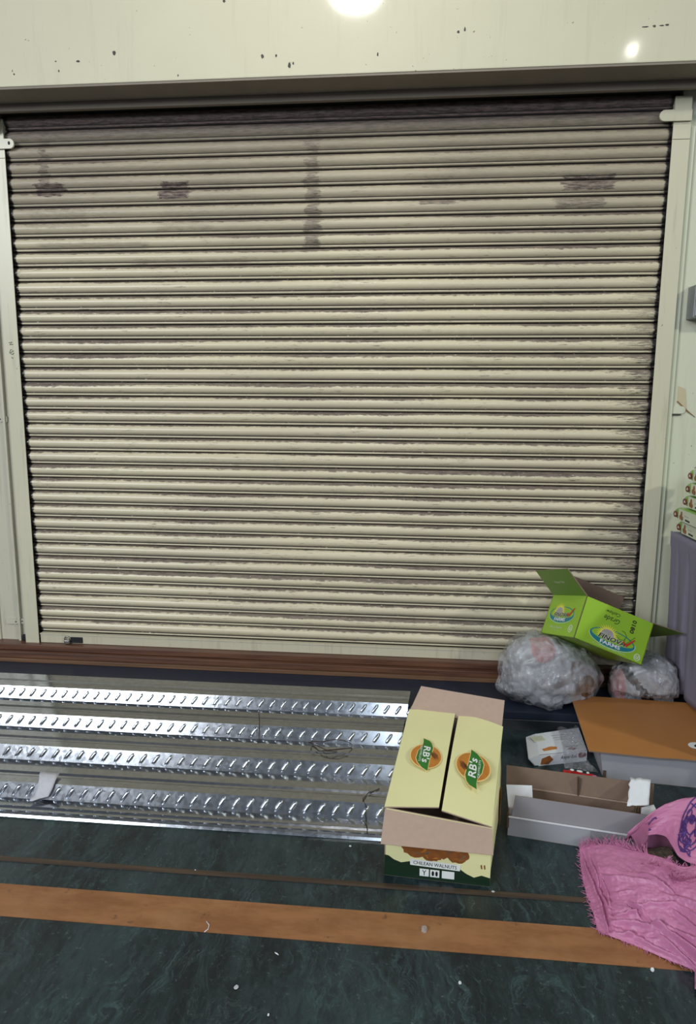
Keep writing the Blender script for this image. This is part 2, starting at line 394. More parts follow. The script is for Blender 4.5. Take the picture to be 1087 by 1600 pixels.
def ring(fr, cx, cy, rx, ry, w, name, mat, parent, h=0, a0=0, a1=2*pi, n=40):
    mb = MB(); vs = []; fs = []
    for i in range(n+1):
        t = a0+(a1-a0)*i/n
        vs += [fr.p(cx+rx*cos(t), cy+ry*sin(t), h), fr.p(cx+(rx-w)*cos(t), cy+(ry-w*.6)*sin(t), h)]
    for i in range(n): fs.append((2*i, 2*i+1, 2*i+3, 2*i+2)[::-1])
    mb.add(vs, fs); return mb.build(name, mat, parent)
_dg = None
def text(fr, body, cx, cy, w, hgt, mat, parent, name='lettering', h=0, shear=0, bold=0):
    cu = bpy.data.curves.new('t', 'FONT'); cu.body = body; cu.size = 1; cu.resolution_u = 2; cu.shear = shear; cu.offset = bold
    to = bpy.data.objects.new('t', cu); COL.objects.link(to); dg = bpy.context.evaluated_depsgraph_get()
    me = bpy.data.meshes.new_from_object(to.evaluated_get(dg)); bpy.data.objects.remove(to); bpy.data.curves.remove(cu)
    xs = [v.co.x for v in me.vertices]; ys = [v.co.y for v in me.vertices]
    x0, x1, y0, y1 = min(xs), max(xs), min(ys), max(ys); off = world_loc(parent)
    for v in me.vertices:
        a = cx+((v.co.x-x0)/(x1-x0)-.5)*w; b = cy+((v.co.y-y0)/(y1-y0)-.5)*hgt
        v.co = fr.p(a, b, h)-off
    me.materials.clear(); me.materials.append(mat); me.update()
    o = bpy.data.objects.new(name, me); COL.objects.link(o); o.parent = parent; return o
def nz(p, s=1.0): return noise.noise(Vector(p)*s)
def ridged(p, s=1.0):
    return 1-abs(noise.noise(Vector(p)*s))*2

# ------------------------------------------------------------------ the setting
ZF, ZS = -.19, -.09                    # floor, dark step
fl = MB().box((-4, -5.2, ZF-.08), (4, -.40, ZF)).build('floor', M['marble']); fl['kind'] = 'structure'
# dark stone step in front of the shutter
st = struct('trim_1')
MB().box((-4, -.425, ZS-.040), (4, .10, ZS)).build('step_tread', M['navy'], st, bevel=.004)
MB().box((-4, -.418, ZS-.046), (4, .0, ZS-.040)).build('joint', M['mortar'], st)
MB().box((-4, -.412, ZF), (4, .0, ZS-.046)).build('step_riser', M['slabedge'], st)
# wooden sill under the shutter
sl = struct('trim_2')
MB().box((-4, -.060, -.034), (4, .10, 0)).build('sill_board', M['brown'], sl, bevel=.004)
MB().box((-4, -.088, -.068), (4, .09, -.036)).build('sill_board', M['brown'], sl, bevel=.003)
MB().box((-4, -.100, ZS), (4, .09, -.069)).build('sill_edge', M['tan'], sl, bevel=.003)
# inlaid strips of the floor
s1 = MB().box((-4, -1.772, ZF-.02), (4, -1.641, ZF+.0015)).build('trim_3', M['strip']); s1['kind'] = 'structure'
s2 = MB().box((-4, -1.538, ZF-.02), (4, -1.517, ZF+.004)).build('trim_4', M['rod'], bevel=.002); s2['kind'] = 'structure'

# lintel
wt = struct('wall_top', (0, -.1, 2.78))
MB().box((-4, -.25, 2.785), (4, .3, 4.0)).build('fascia', M['wall'], wt, bevel=.004)
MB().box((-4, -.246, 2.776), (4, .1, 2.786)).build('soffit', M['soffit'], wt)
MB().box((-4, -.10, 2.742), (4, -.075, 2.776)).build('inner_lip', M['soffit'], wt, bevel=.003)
for (px, py, w, hh) in ((178,83,5,7),(410,88,6,6),(431,87,3,4),(452,102,5,7),(458,99,3,4),(590,85,3,6),(122,96,6,3),(87,96,3,2),(278,118,2,4),(1008,42,9,2),(1022,41,5,3),(1033,40,6,2),(1042,39,6,2),(92,111,2,3),(716,50,4,4),(726,46,3,6),(22,116,2,3),(350,2,4,4)):
    c = at(px, py, Y=-.25); s_ = 2.6*CAM.y/-3.4/1000
    k = .0029; f_ = Frame(c, (1, 0, 0), (0, 0, 1), .001); rnd = random.Random(px)
    poly(f_, [(w*k*.5*cos(t)*(1+.35*rnd.uniform(-1, 1)), hh*k*.5*sin(t)*(1+.35*rnd.uniform(-1, 1))) for t in [i*2*pi/7 for i in range(7)]], 'paint_chip', M['chip'], wt)

# side walls beside the rails
wl = struct('wall_left', (-2, .03, 0))
MB().box((-4, .015, 0), (-1.66, .3, 2.79)).build('panel', M['panel'], wl)
MB().box((-1.755, -.003, 0), (-1.742, .015, 2.74)).build('seam_strip', M['panel'], wl)
MB().box((-1.875, .006, 0), (-1.868, .016, 2.74)).build('seam_strip', M['panel'], wl)
wr = struct('wall_right', (2, .03, 0))
MB().box((1.66, .012, 0), (4, .3, 2.79)).build('panel', M['right'], wr)
MB().box((1.695, -.006, 0), (1.72, .012, 2.62)).build('seam_strip', M['right'], wr, bevel=.004)
bk = MB().box((-1.8, .06, 0), (1.8, .25, 2.79)).build('wall_back', M['black']); bk['kind'] = 'structure'
def hasp(parent, x, z, d, L=.062, w=.030, y=-.002, mat=None, hole=True):
    """small tab with a rounded end pointing in direction d along x"""
    n = 9; pts = [(0, -w/2)] + [(L-w/2+w/2*cos(-pi/2+pi*i/(n-1)), w/2*sin(-pi/2+pi*i/(n-1))) for i in range(n)] + [(0, w/2)]
    if d < 0: pts = [(-a, b) for a, b in pts][::-1]
    f_ = Frame((x, y, z), (1, 0, 0), (0, 0, 1), 0)
    o = poly(f_, pts, 'hasp_tab', mat, parent, 0, .006)
    if hole: poly(f_, ell(d*(L-w*.55), 0, .0045, .0045, 10), 'rivet', M['chip'], o, .0012, .002)
p_ = at(44, 649, Y=0); hasp(wl, -1.735, 1.25, -1, .055, .030, .006, M['panel'])
hasp(wl, -1.665, .112, -1, .085, .030, .006, M['panel']); hasp(wl, -1.83, .108, 1, .075, .030, .006, M['panel'])
MB().box((-1.735, -.008, .0), (-1.655, .014, .035)).build('bolt_slot', M['black'], wl, bevel=.006)
hasp(wr, 1.70, 1.325, 1, .085, .036, .004, M['right'], False)
MB().box((1.70, .002, 1.300), (1.765, .012, 1.304)).build('slit', M['chip'], wr)
a_, b_ = at(1059, 627, Y=.0), at(1087, 652, Y=.0)
mb = MB(); mb.tube([(a_.x, .010, a_.z), ((a_.x+b_.x)/2+.01, .010, (a_.z+b_.z)/2-.012), (b_.x, .010, b_.z)], [.0035, .004, .001]); mb.build('rusty_slit', M['rust'], wr)
mb = MB(); mb.slab([(a_.x-.002, .0108, a_.z+.075), (a_.x-.002, .0108, a_.z), (a_.x+.05, .0108, a_.z-.045), (a_.x+.036, .0108, a_.z+.06)], .0005, (0, 0, 0))
mb.build('bare_metal_patch', plain('worn_paint', (.52, .44, .29), .5, 0, .05, 40), wr)

# guide rails either side of the shutter
def guide(name, x0, x1, s):
    g = struct(name, ((x0+x1)/2, -.03, 0))
    MB().box((x0, -.026, 0), (x1, -.022, 2.62)).build('rail_face', M['guide'], g)
    for xx in ((x0,) if s < 0 else (x1-.004,)): MB().box((xx, -.0215, 0), (xx+.004, .012, 2.62)).build('rail_flange', M['guide'], g)
    MB().box((x0+.002, -.024, 2.622), (x1-.002, .01, 2.74)).build('rail_top', M['guide'], g)
    MB().box((x0, -.0275, 2.555), (x1, -.0260, 2.5565)).build('weld_seam', M['chip'], g)
    return g
gl = guide('trim_5', -1.700, -1.622, -1); gr = guide('trim_6', 1.612, 1.690, 1)
n = 9
def bracket(g, xa, xb, d, z, w):
    """stop lug with rounded nose on top of a rail"""
    pts = [(0, -w/2)] + [(abs(xb-xa)-w/2+w/2*cos(-pi/2+pi*i/(n-1)), w/2*sin(-pi/2+pi*i/(n-1))) for i in range(n)] + [(0, w/2)]
    if d < 0: pts = [(-a, b) for a, b in pts][::-1]
    return poly(Frame((xa, -.036, z), (1, 0, 0), (0, 0, 1), 0), pts, 'stop_lug', M['guide'], g, 0, .009)
o = bracket(gr, 1.688, 1.545, -1, 2.655, .048)
o = bracket(gl, -1.72, -1.565, 1, 2.62, .046); poly(Frame((-1.59, -.036, 2.622), (1, 0, 0), (0, 0, 1), 0), ell(0, 0, .006, .009, 10), 'slot', M['black'], o, .001, .002)
MB().tube([(-1.66, -.026, 2.71), (-1.66, -.06, 2.71)], .035, 14).build('roller_end', M['guide'], gl)
f_ = Frame((-1.66, -.0265, 1.62), (1, 0, 0), (0, 0, 1), .0006)
for q_ in ([(-.012,.03),(.006,.034),(-.008,.02),(.01,.022)], [(-.006,-.02),(.012,-.012),(-.004,-.004),(-.012,-.022),(.004,-.03),(.012,-.022)], [(-.002,-.045),(.006,-.05)]):
    mb = MB(); mb.tube([f_.p(a, b) for a, b in q_], .0016, 4); mb.build('pen_scribble', M['pen'], gl)

# ------------------------------------------------------------------ rolling shutter
sh = thing('rolling_shutter', (0, 0, 0), 'closed cream steel rolling shutter with grimy horizontal slats above the brown sill', 'shutter')
prof = [(.0005, .012), (.003, .010), (.0055, .0), (.009, -.0035), (.013, -.0035), (.0155, .001), (.0175, .004), (.0195, .001),
        (.026, -.0075), (.034, -.0125), (.043, -.0145), (.052, -.0125), (.060, -.0075), (.067, -.0005), (.0715, .006), (.0726, .012)]
mb = MB(); XS = [-1.64+3.27*i/16 for i in range(17)]
mb.grid([[Vector((x, y, z)) for x in XS] for z, y in prof])
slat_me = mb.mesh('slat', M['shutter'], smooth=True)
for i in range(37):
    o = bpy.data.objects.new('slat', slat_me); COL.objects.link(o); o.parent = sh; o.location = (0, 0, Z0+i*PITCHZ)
br = MB().box((-1.615, -.020, .001), (1.61, .010, .057)).build('bottom_rail', M['rail_bar'], sh, bevel=.003)
MB().box((-1.615, -.0235, .050), (1.61, -.020, .0565)).build('rail_lip', M['rail_bar'], br)
c = at(120, 999, Y=-.02)
lk = MB().box((c.x-.035, -.024, .006), (c.x+.035, -.0195, .040)).build('lock_slot', M['black'], sh, bevel=.001)
mb = MB(); mb.box((c.x-.068, -.040, .004), (c.x-.034, -.022, .026)); lo = mb.build('padlock', M['brass'], sh, bevel=.005)
mb = MB(); mb.tube([(c.x-.058+.0+.014*cos(t)+.006, -.030, .026+.020*sin(t)) for t in [pi*i/8 for i in range(9)]], .0035, 6); mb.build('shackle', M['brass'], lo, True)

# ------------------------------------------------------------------ galvanised decking sheet leaning on the step
MT = .11
def sy(y, h): return MT*(y+1.30)-.186+h
def endx(y): return .378+(y+1.30)*.098
H = .05; fr4 = [-1.181, -.951, -.721, -.491]
pr = [(-1.305, -.002), (-1.300, .006), (-1.290, .009), (-1.280, .006), (-1.272, 0), (-1.262, .0), (-1.255, .004), (-1.247, .0)]
for i, f in enumerate(fr4):
    pr += [(f-.025, 0), (f, H), (f+.035, H), (f+.045, H-.004), (f+.055, H-.004), (f+.065, H)]
    if i < 3: pr += [(f+.10, H), (f+.125, 0)]
    else: pr += [(f+.118, H), (f+.124, H-.012)]
dk = thing('metal_decking_sheet', (-1.3, -.85, -.186), 'galvanised steel decking sheet with embossed ridges leaning on the dark step', 'metal sheet')
def deckpart(name, seg):
    mb = MB(); xs = [-3.2+i*.12 for i in range(30)]
    rows = []
    for y, h in seg:
        xe = endx(y); rows.append([Vector((-3.2+(xe+3.2)*k/24, y, sy(y, h))) for k in range(25)])
    mb.grid(rows); return solidify(mb.build(name, M['steel'], dk), .0012)
k = 0
lip = pr[:8]+[pr[8]]; deckpart('edge_lip', lip)
for i, f in enumerate(fr4):
    deckpart('web', [(f-.025, 0), (f, H)])
    deckpart('ridge', [p for p in pr if f-.0001 <= p[0] <= f+.13 and not (p[1] == 0)])
    if i < 3: deckpart('trough', [(f+.10, H), (f+.125, 0), (f+.205, 0)])
# pressed ribs on the webs
wn_ = Vector((0, -H, .025)).normalized(); wu = Vector((0, .025, H)).normalized()
wn_ = Vector((0, -(H+.025*MT), .025)).normalized(); wu = Vector((0, .025, H+.025*MT)).normalized()
mb = MB(); dx = (Vector((1, 0, 0))*.62+wu*.95).normalized(); dc = wn_.cross(dx)
L_, R_ = .0255, .0078; rows = []
for a in range(11):
    t = -1+2*a/10; env = max(0, 1-abs(t)**4)**.5; ww = R_*(.12+.88*env); row = []
    for b in range(9):
        s_ = -cos(pi*b/8); hgt = .0062*math.sqrt(max(0, 1-s_*s_))*env; row.append(dx*t*L_+dc*s_*ww+wn_*(hgt-.0004))
    rows.append(row)
mb.grid(rows); rib = mb.mesh('embossed_rib', M['steel'], smooth=True)
bm = bmesh.new(); bm.from_mesh(rib)
bmesh.ops.recalc_face_normals(bm, faces=bm.faces[:])
if sum((f.normal.dot(wn_) for f in bm.faces)) < 0: bmesh.ops.reverse_faces(bm, faces=bm.faces[:])
bm.to_mesh(rib); bm.free()
for i, f in enumerate(fr4):
    x = endx(f)-.03+i*.013
    yc = f-.0125
    while x > -1.95:
        o = bpy.data.objects.new('embossed_rib', rib); COL.objects.link(o); o.parent = dk
        o.location = Vector((x, yc, sy(yc, H/2)))-dk.location; x -= .0545

# bits lying on the sheet
ts = thing('tissue_scrap', (at(65, 1240, z=-.14)), 'torn greyish tissue scrap lying over the front ridge of the metal sheet', 'paper scrap')
rows = []; f = fr4[0]
path = [(f+.055, H+.004), (f+.03, H+.004), (f+.004, H+.005), (f-.012, .030), (f-.026, .008), (f-.040, .006), (f-.052, .004)]
xl = [at(62, 1213, z=-.12).x, at(58, 1220, z=-.12).x, at(56, 1228, z=-.12).x, at(52, 1240, z=-.14).x, at(47, 1250, z=-.16).x, at(43, 1256, z=-.17).x, at(42, 1258, z=-.17).x]
xr = [at(92, 1216, z=-.12).x, at(87, 1221, z=-.12).x, at(83, 1228, z=-.12).x, at(79, 1238, z=-.14).x, at(73, 1248, z=-.16).x, at(57, 1257, z=-.17).x, at(45, 1259, z=-.17).x]
for i, (y, h) in enumerate(path):
    rows.append([Vector((xl[i]+(xr[i]-xl[i])*j/6, y-.004, sy(y, h)+.010+.006*nz((j*.6, i*.8, 3)))) for j in range(7)])
solidify(MB().grid(rows).build('sheet', M['tissue'], ts, True), .0006)
def wire(pts, label, nm='wire_tie'):
    mb = MB(); P = [Vector(p) for p in pts]; Q = []
    for i in range(len(P)-1):
        for k in range(4):
            t = k/4; a, b = P[i], P[i+1]; Q.append(a.lerp(b, t)+Vector((nz(a*40+Vector((k, 0, 0))), nz(a*35+Vector((0, k, 0))), 0))*.003)
    Q.append(P[-1]); mb.tube(Q, .0016, 5)
    o = mb.build(nm, M['wire'], None, True); c = sum(Q, Vector())/len(Q)
    o.data.transform(Matrix.Translation(-c)); o.location = c
    return tag(o, label, 'wire', 'wire ties on the metal sheet')
def on(px, py, y, h): p = at(px, py, Y=y); return Vector((p.x, y, sy(y, h)+.003))
wire([on(404, 1118, -.60, H), on(405, 1128, -.70, H), on(405, 1135, -.722, H+.003), on(404, 1145, -.752, .004), on(402, 1166, -.775, .004)], 'thin dark wire hanging down across the second ridge of the sheet')
c = on(517, 1180, -.86, H)
wire([c+Vector((.085*cos(t)*(1+.12*sin(3*t)), .045*sin(t), .003+.012*abs(sin(1.5*t)))) for t in [i*pi/9 for i in range(-2, 18)]]+[c+Vector((-.03, -.035, .004)), c+Vector((.03, -.04, .004)), c+Vector((.0, -.05, .01)), c+Vector((-.10, .03, .004))], 'loop of thin dark wire lying on the ridge in the middle of the sheet')
wire([on(592, 1253, -1.10, H), on(575, 1256, -1.13, H), on(567, 1262, -1.165, H+.002), on(571, 1275, -1.190, .040), on(572, 1292, -1.225, .006), on(574, 1310, -1.29, .012)], 'bent dark wire over the front ridge beside the yellow carton')

# ------------------------------------------------------------------ yellow carton
yb = thing('yellow_carton', (.6, -1.15, ZF), 'half-open yellow nut carton standing at the end of the metal sheet', 'carton')
T = .004; YM = [M['yellow'], M['kraft'], M['kraft']]
b0, b1, b2, b3 = Vector((.387, -1.474, ZF+.001)), Vector((.728, -1.496, ZF+.001)), Vector((.815, -.870, ZF+.001)), Vector((.450, -.755, ZF+.001))
t0, t1, t2, t3 = Vector((.386, -1.474, .052)), Vector((.727, -1.496, .018)), Vector((.838, -.872, .048)), Vector((.464, -.757, .048))
MB().slab([b0, b1, b2, b3], T, (1, 0, 2)).build('bottom_panel', YM, yb)
fp = MB().slab([b0, b1, t1, t0], T).build('front_panel', YM, yb)
mid = lambda a, b, k: a.lerp(b, k)
# right panel slightly bellied
rows = []
for i in range(7):
    k = i/6; bulge = .016*sin(pi*k)
    rows.append([mid(mid(b1, b2, k), mid(t1, t2, k), j/4)+Vector((bulge*sin(pi*j/4)+.004*sin(pi*k), 0, 0)) for j in range(5)])
rp = solidify(MB().grid(rows, flip=True).build('right_panel', [M['yellow']], yb, True), T)
MB().slab([b2, b3, t3, t2], T).build('back_panel', YM, yb)
MB().slab([b3, b0, t0, t3], T).build('left_panel', YM, yb)
def bent(corners, name, mats, parent, sag, nu=6, nv=8, th=.004):
    a, b, c, d = [Vector(p) for p in corners]; rows = []       # a-b near edge, d-c far edge
    for i in range(nv+1):
        v = i/nv
        rows.append([mid(mid(a, b, j/nu), mid(d, c, j/nu), v)+Vector((0, 0, sag(j/nu, v))) for j in range(nu+1)])
    mb = MB(); mb.grid(rows, 0)
    dn = [[p-Vector((0, 0, th)) for p in r] for r in rows]; mb.grid(dn, 1, True)
    rim = rows[0]+[r[-1] for r in rows[1:]]+rows[-1][::-1][1:]+[r[0] for r in rows[::-1]][1:-1]
    k = len(rim); mb.add(rim+[p-Vector((0, 0, th)) for p in rim], [(i, i+k, (i+1) % k+k, (i+1) % k) for i in range(k)], 1)
    return mb.build(name, mats, parent)
lf = bent([(.384, -1.474, .056), (.560, -1.462, .052), (.660, -.752, .056), (.462, -.757, .054)], 'top_flap', YM, yb, lambda u, v: .010*u*sin(pi*v)+.006*u)
rf = bent([(.569, -1.466, .050), (.727, -1.496, .023), (.842, -.872, .054), (.669, -.790, .058)], 'top_flap', YM, yb, lambda u, v: .012*(1-u)*sin(pi*v)+.008*sin(pi*u)*v)
MB().slab([(.376, -1.545, -.028), (.727, -1.552, -.036), (.727, -1.498, .017), (.386, -1.477, .050)], T, (1, 0, 2)).build('front_flap', YM, yb)
MB().slab([(.466, -.752, .050), (.838, -.868, .050), (.856, -.790, .130), (.511, -.715, .144)], T, (1, 0, 2)).build('back_flap', YM, yb)
class Stretch(Frame):
    def __init__(s, f, k): s.o, s.u, s.v, s.n, s.lift, s.k = f.o, f.u, f.v, f.n, f.lift, k
    def p(s, a, b, h=0): return s.o+s.u*a*s.k+s.v*b+s.n*(s.lift+h)
def nut_logo(fr, par, s=1.0):
    fr = Stretch(fr, 1.32)
    poly(fr, ell(.012*s, .006*s, .073*s, .064*s, 30, .35), 'nut_halo', M['nuthalo'], par, .0000, .0005)
    nt_ = poly(fr, ell(.012*s, .006*s, .068*s, .059*s, 30, .35), 'nut_print', M['nut'], par, .0005, .0005)
    for k in (-1, 0, 1): poly(fr, [(-.02*s, .018*s+.012*k*s), (.0, .045*s+.006*k*s), (.03*s, .052*s+.006*k*s), (.002*s, .040*s+.006*k*s)], 'nut_crease', M['walnut'], nt_, .0009, .0004)
    lfp = [(-.093,-.015),(-.072,-.012),(-.047,-.013),(-.013,-.027),(.03,-.031),(.055,-.022),(.08,-.003),(.096,.02),(.072,.02),(.03,.023),(-.038,.030),(-.066,.022),(-.08,.012)]
    poly(fr, [(a*s*1.04, b*s*1.1) for a, b in lfp], 'leaf_edge', M['nuthalo'], par, .0010, .0005)
    lp = poly(fr, [(a*s, b*s) for a, b in lfp], 'leaf_print', M['leaf'], par, .0014, .0005)
    text(fr, "RB's", .004*s, .007*s, .098*s, .029*s, M['pwhite'], lp, 'lettering', .002, .15, .02)
    text(fr, 'DRYFRUITS', .004*s, -.0165*s, .088*s, .0085*s, M['pwhite'], lp, 'lettering', .002)
def surf(fr_pts):  # frame from three points of a flap
    pass
lc = (.384+.560+.660+.462)/4
nut_logo(Frame((.520, -1.150, .0685), (-.10, -1, -.001), (1, -.06, .006), .0012), lf, .92)
nut_logo(Frame((.695, -1.225, .0610), (.155, 1, .030), (-1, .14, .085), .0012), rf, .98)
# front print
ff = Frame(b0, b1-b0, t0-b0, .0008); FW = (b1-b0).length
wave = [(0.0, 0), (FW, 0), (FW, .030), (FW*.92, .036), (FW*.85, .026), (FW*.78, .036), (FW*.72, .050), (FW*.66, .050), (FW*.55, .045), (FW*.42, .050), (FW*.33, .064), (FW*.25, .060), (FW*.16, .052), (FW*.09, .060), (FW*.04, .072), (0, .074)]
poly(ff, wave, 'green_wave', M['dkgreen'], fp)
for cx, cy, rx, ry in ((.105, .108, .045, .030), (.155, .090, .034, .022), (.185, .112, .045, .030), (.236, .098, .036, .026)):
    rnd = random.Random(int(cx*1000))
    wn_p = poly(ff, [(cx+rx*cos(t)*(1+.13*rnd.uniform(-1, 1)), cy+ry*sin(t)*(1+.13*rnd.uniform(-1, 1))) for t in [i*2*pi/22 for i in range(22)]], 'walnut_print', M['walnut'], fp, .0003+cx*.001)
    for k in range(5):
        a0 = rnd.uniform(0, 6.28); x0_, y0_ = cx+rx*.55*cos(a0), cy+ry*.55*sin(a0); l_ = rx*.35; a1 = a0+1.2
        poly(ff, [(x0_-l_*cos(a1), y0_-l_*.7*sin(a1)), (x0_+.003, y0_-.002), (x0_+l_*cos(a1), y0_+l_*.7*sin(a1)), (x0_-.002, y0_+.003)], 'walnut_crease', M['fillbrown'] if k % 2 else M['nut'], wn_p, .0009+cx*.001, .0003)
bd = poly(ff, [(.085, .048), (.245, .044), (.248, .066), (.083, .070)], 'name_band', M['pwhite'], fp, .0009)
text(ff.moved(.165, .0568, -.025), 'CHILEAN WALNUTS', 0, 0, .140, .0125, M['pblack'], bd, 'lettering', .0015)
for i, xx in enumerate((.116, .150, .188)):
    w_ = .030 if i < 2 else .040
    ic = poly(ff, [(xx, .012), (xx+w_, .012), (xx+w_, .038), (xx, .038)], 'symbol_square', M['pwhite'], fp, .0009)
    if i == 0: text(ff, 'Y', xx+.015, .025, .014, .018, M['pblack'], ic, 'symbol', .0015)
    if i == 1:
        for q in range(2): poly(ff, ell(xx+.009+q*.012, .025, .004, .009, 12), 'symbol', M['pblack'], ic, .0015)
for k in range(2): poly(ff, [(.312+k*.010, .060), (.316+k*.010, .060), (.314+k*.010, .075), (.310+k*.010, .073)], 'handling_mark', M['walnut'], fp, .0004)
poly(ff, [(.310, .115), (.330, .113), (.330, .121), (.312, .122)], 'handling_mark', M['walnut'], fp, .0004)
# orange nut print half seen on the right panel
c = mid(mid(b1, b2, .42), mid(t1, t2, .42), .55)+Vector((.0195, 0, 0))
poly(Frame(c, b2-b1, (0, 0, 1), .0015), ell(0, 0, .075, .058, 24), 'nut_print', M['nut'], rp)

# ------------------------------------------------------------------ plastic bags
def bag_shape(outline, yc, depth, zmin, seed, wr=.010, clampf=None, nth=72, nph=30, fine=1.0):
    """closed crumpled bag whose girth follows outline (list of x,z); round in depth"""
    cx = sum(p[0] for p in outline)/len(outline); cz = sum(p[1] for p in outline)/len(outline)
    ang = sorted([(math.atan2(z-cz, x-cx), math.hypot(x-cx, z-cz)) for x, z in outline])
    def rad(t):
        n_ = len(ang)
        for i in range(n_):
            a0, r0 = ang[i]; a1, r1 = ang[(i+1) % n_]
            if i == n_-1: a1 += 2*pi
            tt = t
            if tt < ang[0][0]: tt += 2*pi
            if a0 <= tt <= a1:
                k = (tt-a0)/max(1e-6, a1-a0); return r0+(r1-r0)*k
        return ang[0][1]
    rs = [rad(-pi+2*pi*i/nth+1e-6) for i in range(nth)]
    for _ in range(1): rs = [(rs[i-1]+2*rs[i]+rs[(i+1) % nth])/4 for i in range(nth)]
    rm = sum(rs)/nth; rows = []; rd = Vector((seed*3.1, seed*1.7, seed))
    bm_ = bmesh.new(); bmesh.ops.create_icosphere(bm_, subdivisions=6 if nth > 90 else 5, radius=1); vs = []
    for v_ in bm_.verts:
        n_ = v_.co.normalized(); t = math.atan2(n_.z, n_.x); c0_ = math.sqrt(max(0, 1-n_.y**2)); cp = c0_**.8; sy_ = n_.y
        k_ = (t+pi)/(2*pi)*nth; i0 = int(k_) % nth; fk = k_-int(k_); rr = rs[i0]*(1-fk)+rs[(i0+1) % nth]*fk
        r_ = rm*(1-cp**3)+rr*cp**3; d = n_
        p = Vector((cx+r_*cos(t)*cp, yc-sy_*depth, cz+r_*sin(t)*cp))
        e_ = Vector((d.x+d.z*.6, d.y, d.z-d.x*.6)); st_ = Vector((e_.x*3.2, e_.y*3, e_.z*11))
        w_ = wr*(ridged(d*1.7+rd)*1.0+ridged(d*3.4+rd)*.45+fine*(ridged(st_*.55+rd)*.26)-.75)
        q = p+Vector((d.x, -d.y, d.z))*w_
        q.z = max(q.z, zmin+.0015*(1+nz(q*30)))
        if clampf: q = clampf(q)
        vs.append(q)
    mb = MB(); mb.add(vs, [tuple(v.index for v in f.verts)[::-1] for f in bm_.faces]); bm_.free(); return mb
GP = [Vector(p) for p in ((1.2602,-.4201,.4856),(1.1953,-.4893,.3076),(1.5824,-.3682,.3479),(1.5174,-.4374,.1699),(1.1736,-.1142,.3983),(1.1087,-.1833,.2203))]
GU, GV, GW = Vector((.9096,.1466,-.3888)), Vector((-.2627,.9278,-.2648)), Vector((.3219,.3430,.8825))
def under_carton(q, gap=.006):
    a = (q-GP[1]).dot(GU); b = (q-GP[1]).dot(GV); h = (q-GP[1]).dot(GW)
    if -.04 < a < .40 and -.04 < b < .37 and h > -gap: q = q-GW*(h+gap)
    return q
def ol(pts, Y): return [((p := at(x, y, Y=Y)).x, p.z) for x, y in pts]
def clampw(q):
    q = under_carton(q); q.y = min(q.y, -.110)
    if q.x > 1.19 and q.z < 0: q.y = max(q.y, -.270)
    return q
big_px = [(777,1080),(783,1058),(784,1035),(795,1014),(812,997),(832,990),(858,990),(880,996),(900,1006),(918,1022),(932,1036),(940,1052),(938,1075),(930,1097),(905,1103),(870,1103),(838,1101),(805,1092),(788,1085)]
bb = thing('plastic_bag', (1.13, -.28, ZS), 'large stuffed clear plastic bag under the left end of the green carton', 'bag', None)
ofull = ol(big_px, -.30)
def shrink(o_, k, dx=0, dz=0):
    cx = sum(p[0] for p in o_)/len(o_); cz = sum(p[1] for p in o_)/len(o_); return [(cx+(x-cx)*k+dx, cz+(z-cz)*k+dz) for x, z in o_]
bag_shape(ofull, -.275, .165, ZS+.001, 2, .016, clampw, 110, 44).build('clear_film', M['film'], bb, True)
inner = bag_shape(shrink(ofull, .91), -.270, .135, ZS+.008, 5, .019, lambda q: under_carton(q, .016), 96, 40).build('contents', [M['fill'], M['fillpink'], M['fillbrown']], bb, True)
for pl in inner.data.polygons:
    c = pl.center+world_loc(bb); w_ = nz(c*14)*.03
    if (Vector((c.x-1.085+w_, 0, (c.z-.205+w_)*1.0))).length < .055 and c.y < -.3: pl.material_index = 1
    elif (Vector((c.x-1.30+w_, 0, (c.z-.02)*.8))).length < .045 and c.y < -.2: pl.material_index = 2
# loose knotted corner of the bag
sm_px = [(952,1086),(953,1064),(962,1044),(978,1030),(1000,1023),(1022,1022),(1044,1032),(1058,1048),(1067,1068),(1072,1095),(1050,1104),(1005,1104),(965,1100)]
sb = thing('plastic_bag', (1.6, -.28, ZS), 'smaller stuffed clear plastic bag beside the grey table skirt', 'bag', None)
ofs = ol(sm_px, -.24)
def clamps(q):
    q = under_carton(q); q.x = min(q.x, 1.732); q.y = min(q.y, -.11); 
    q.y = max(q.y, -.290) if q.z < -.02 else q.y
    return q
bag_shape(ofs, -.245, .125, ZS+.001, 9, .012, clamps, 96, 40).build('clear_film', M['film'], sb, True)
inn = bag_shape(shrink(ofs, .91), -.240, .098, ZS+.008, 12, .016, lambda q: clamps(under_carton(q, .016)), 80, 34).build('contents', [M['fill'], M['fillpink'], M['fillblack']], sb, True)
for pl in inn.data.polygons:
    c = pl.center+world_loc(sb); w_ = nz(c*16)*.03
    if abs((c.x-1.545+w_)+(c.z-.02)*.75) < .024 and c.z < .12: pl.material_index = 2
    elif c.x+w_ < 1.50: pl.material_index = 1

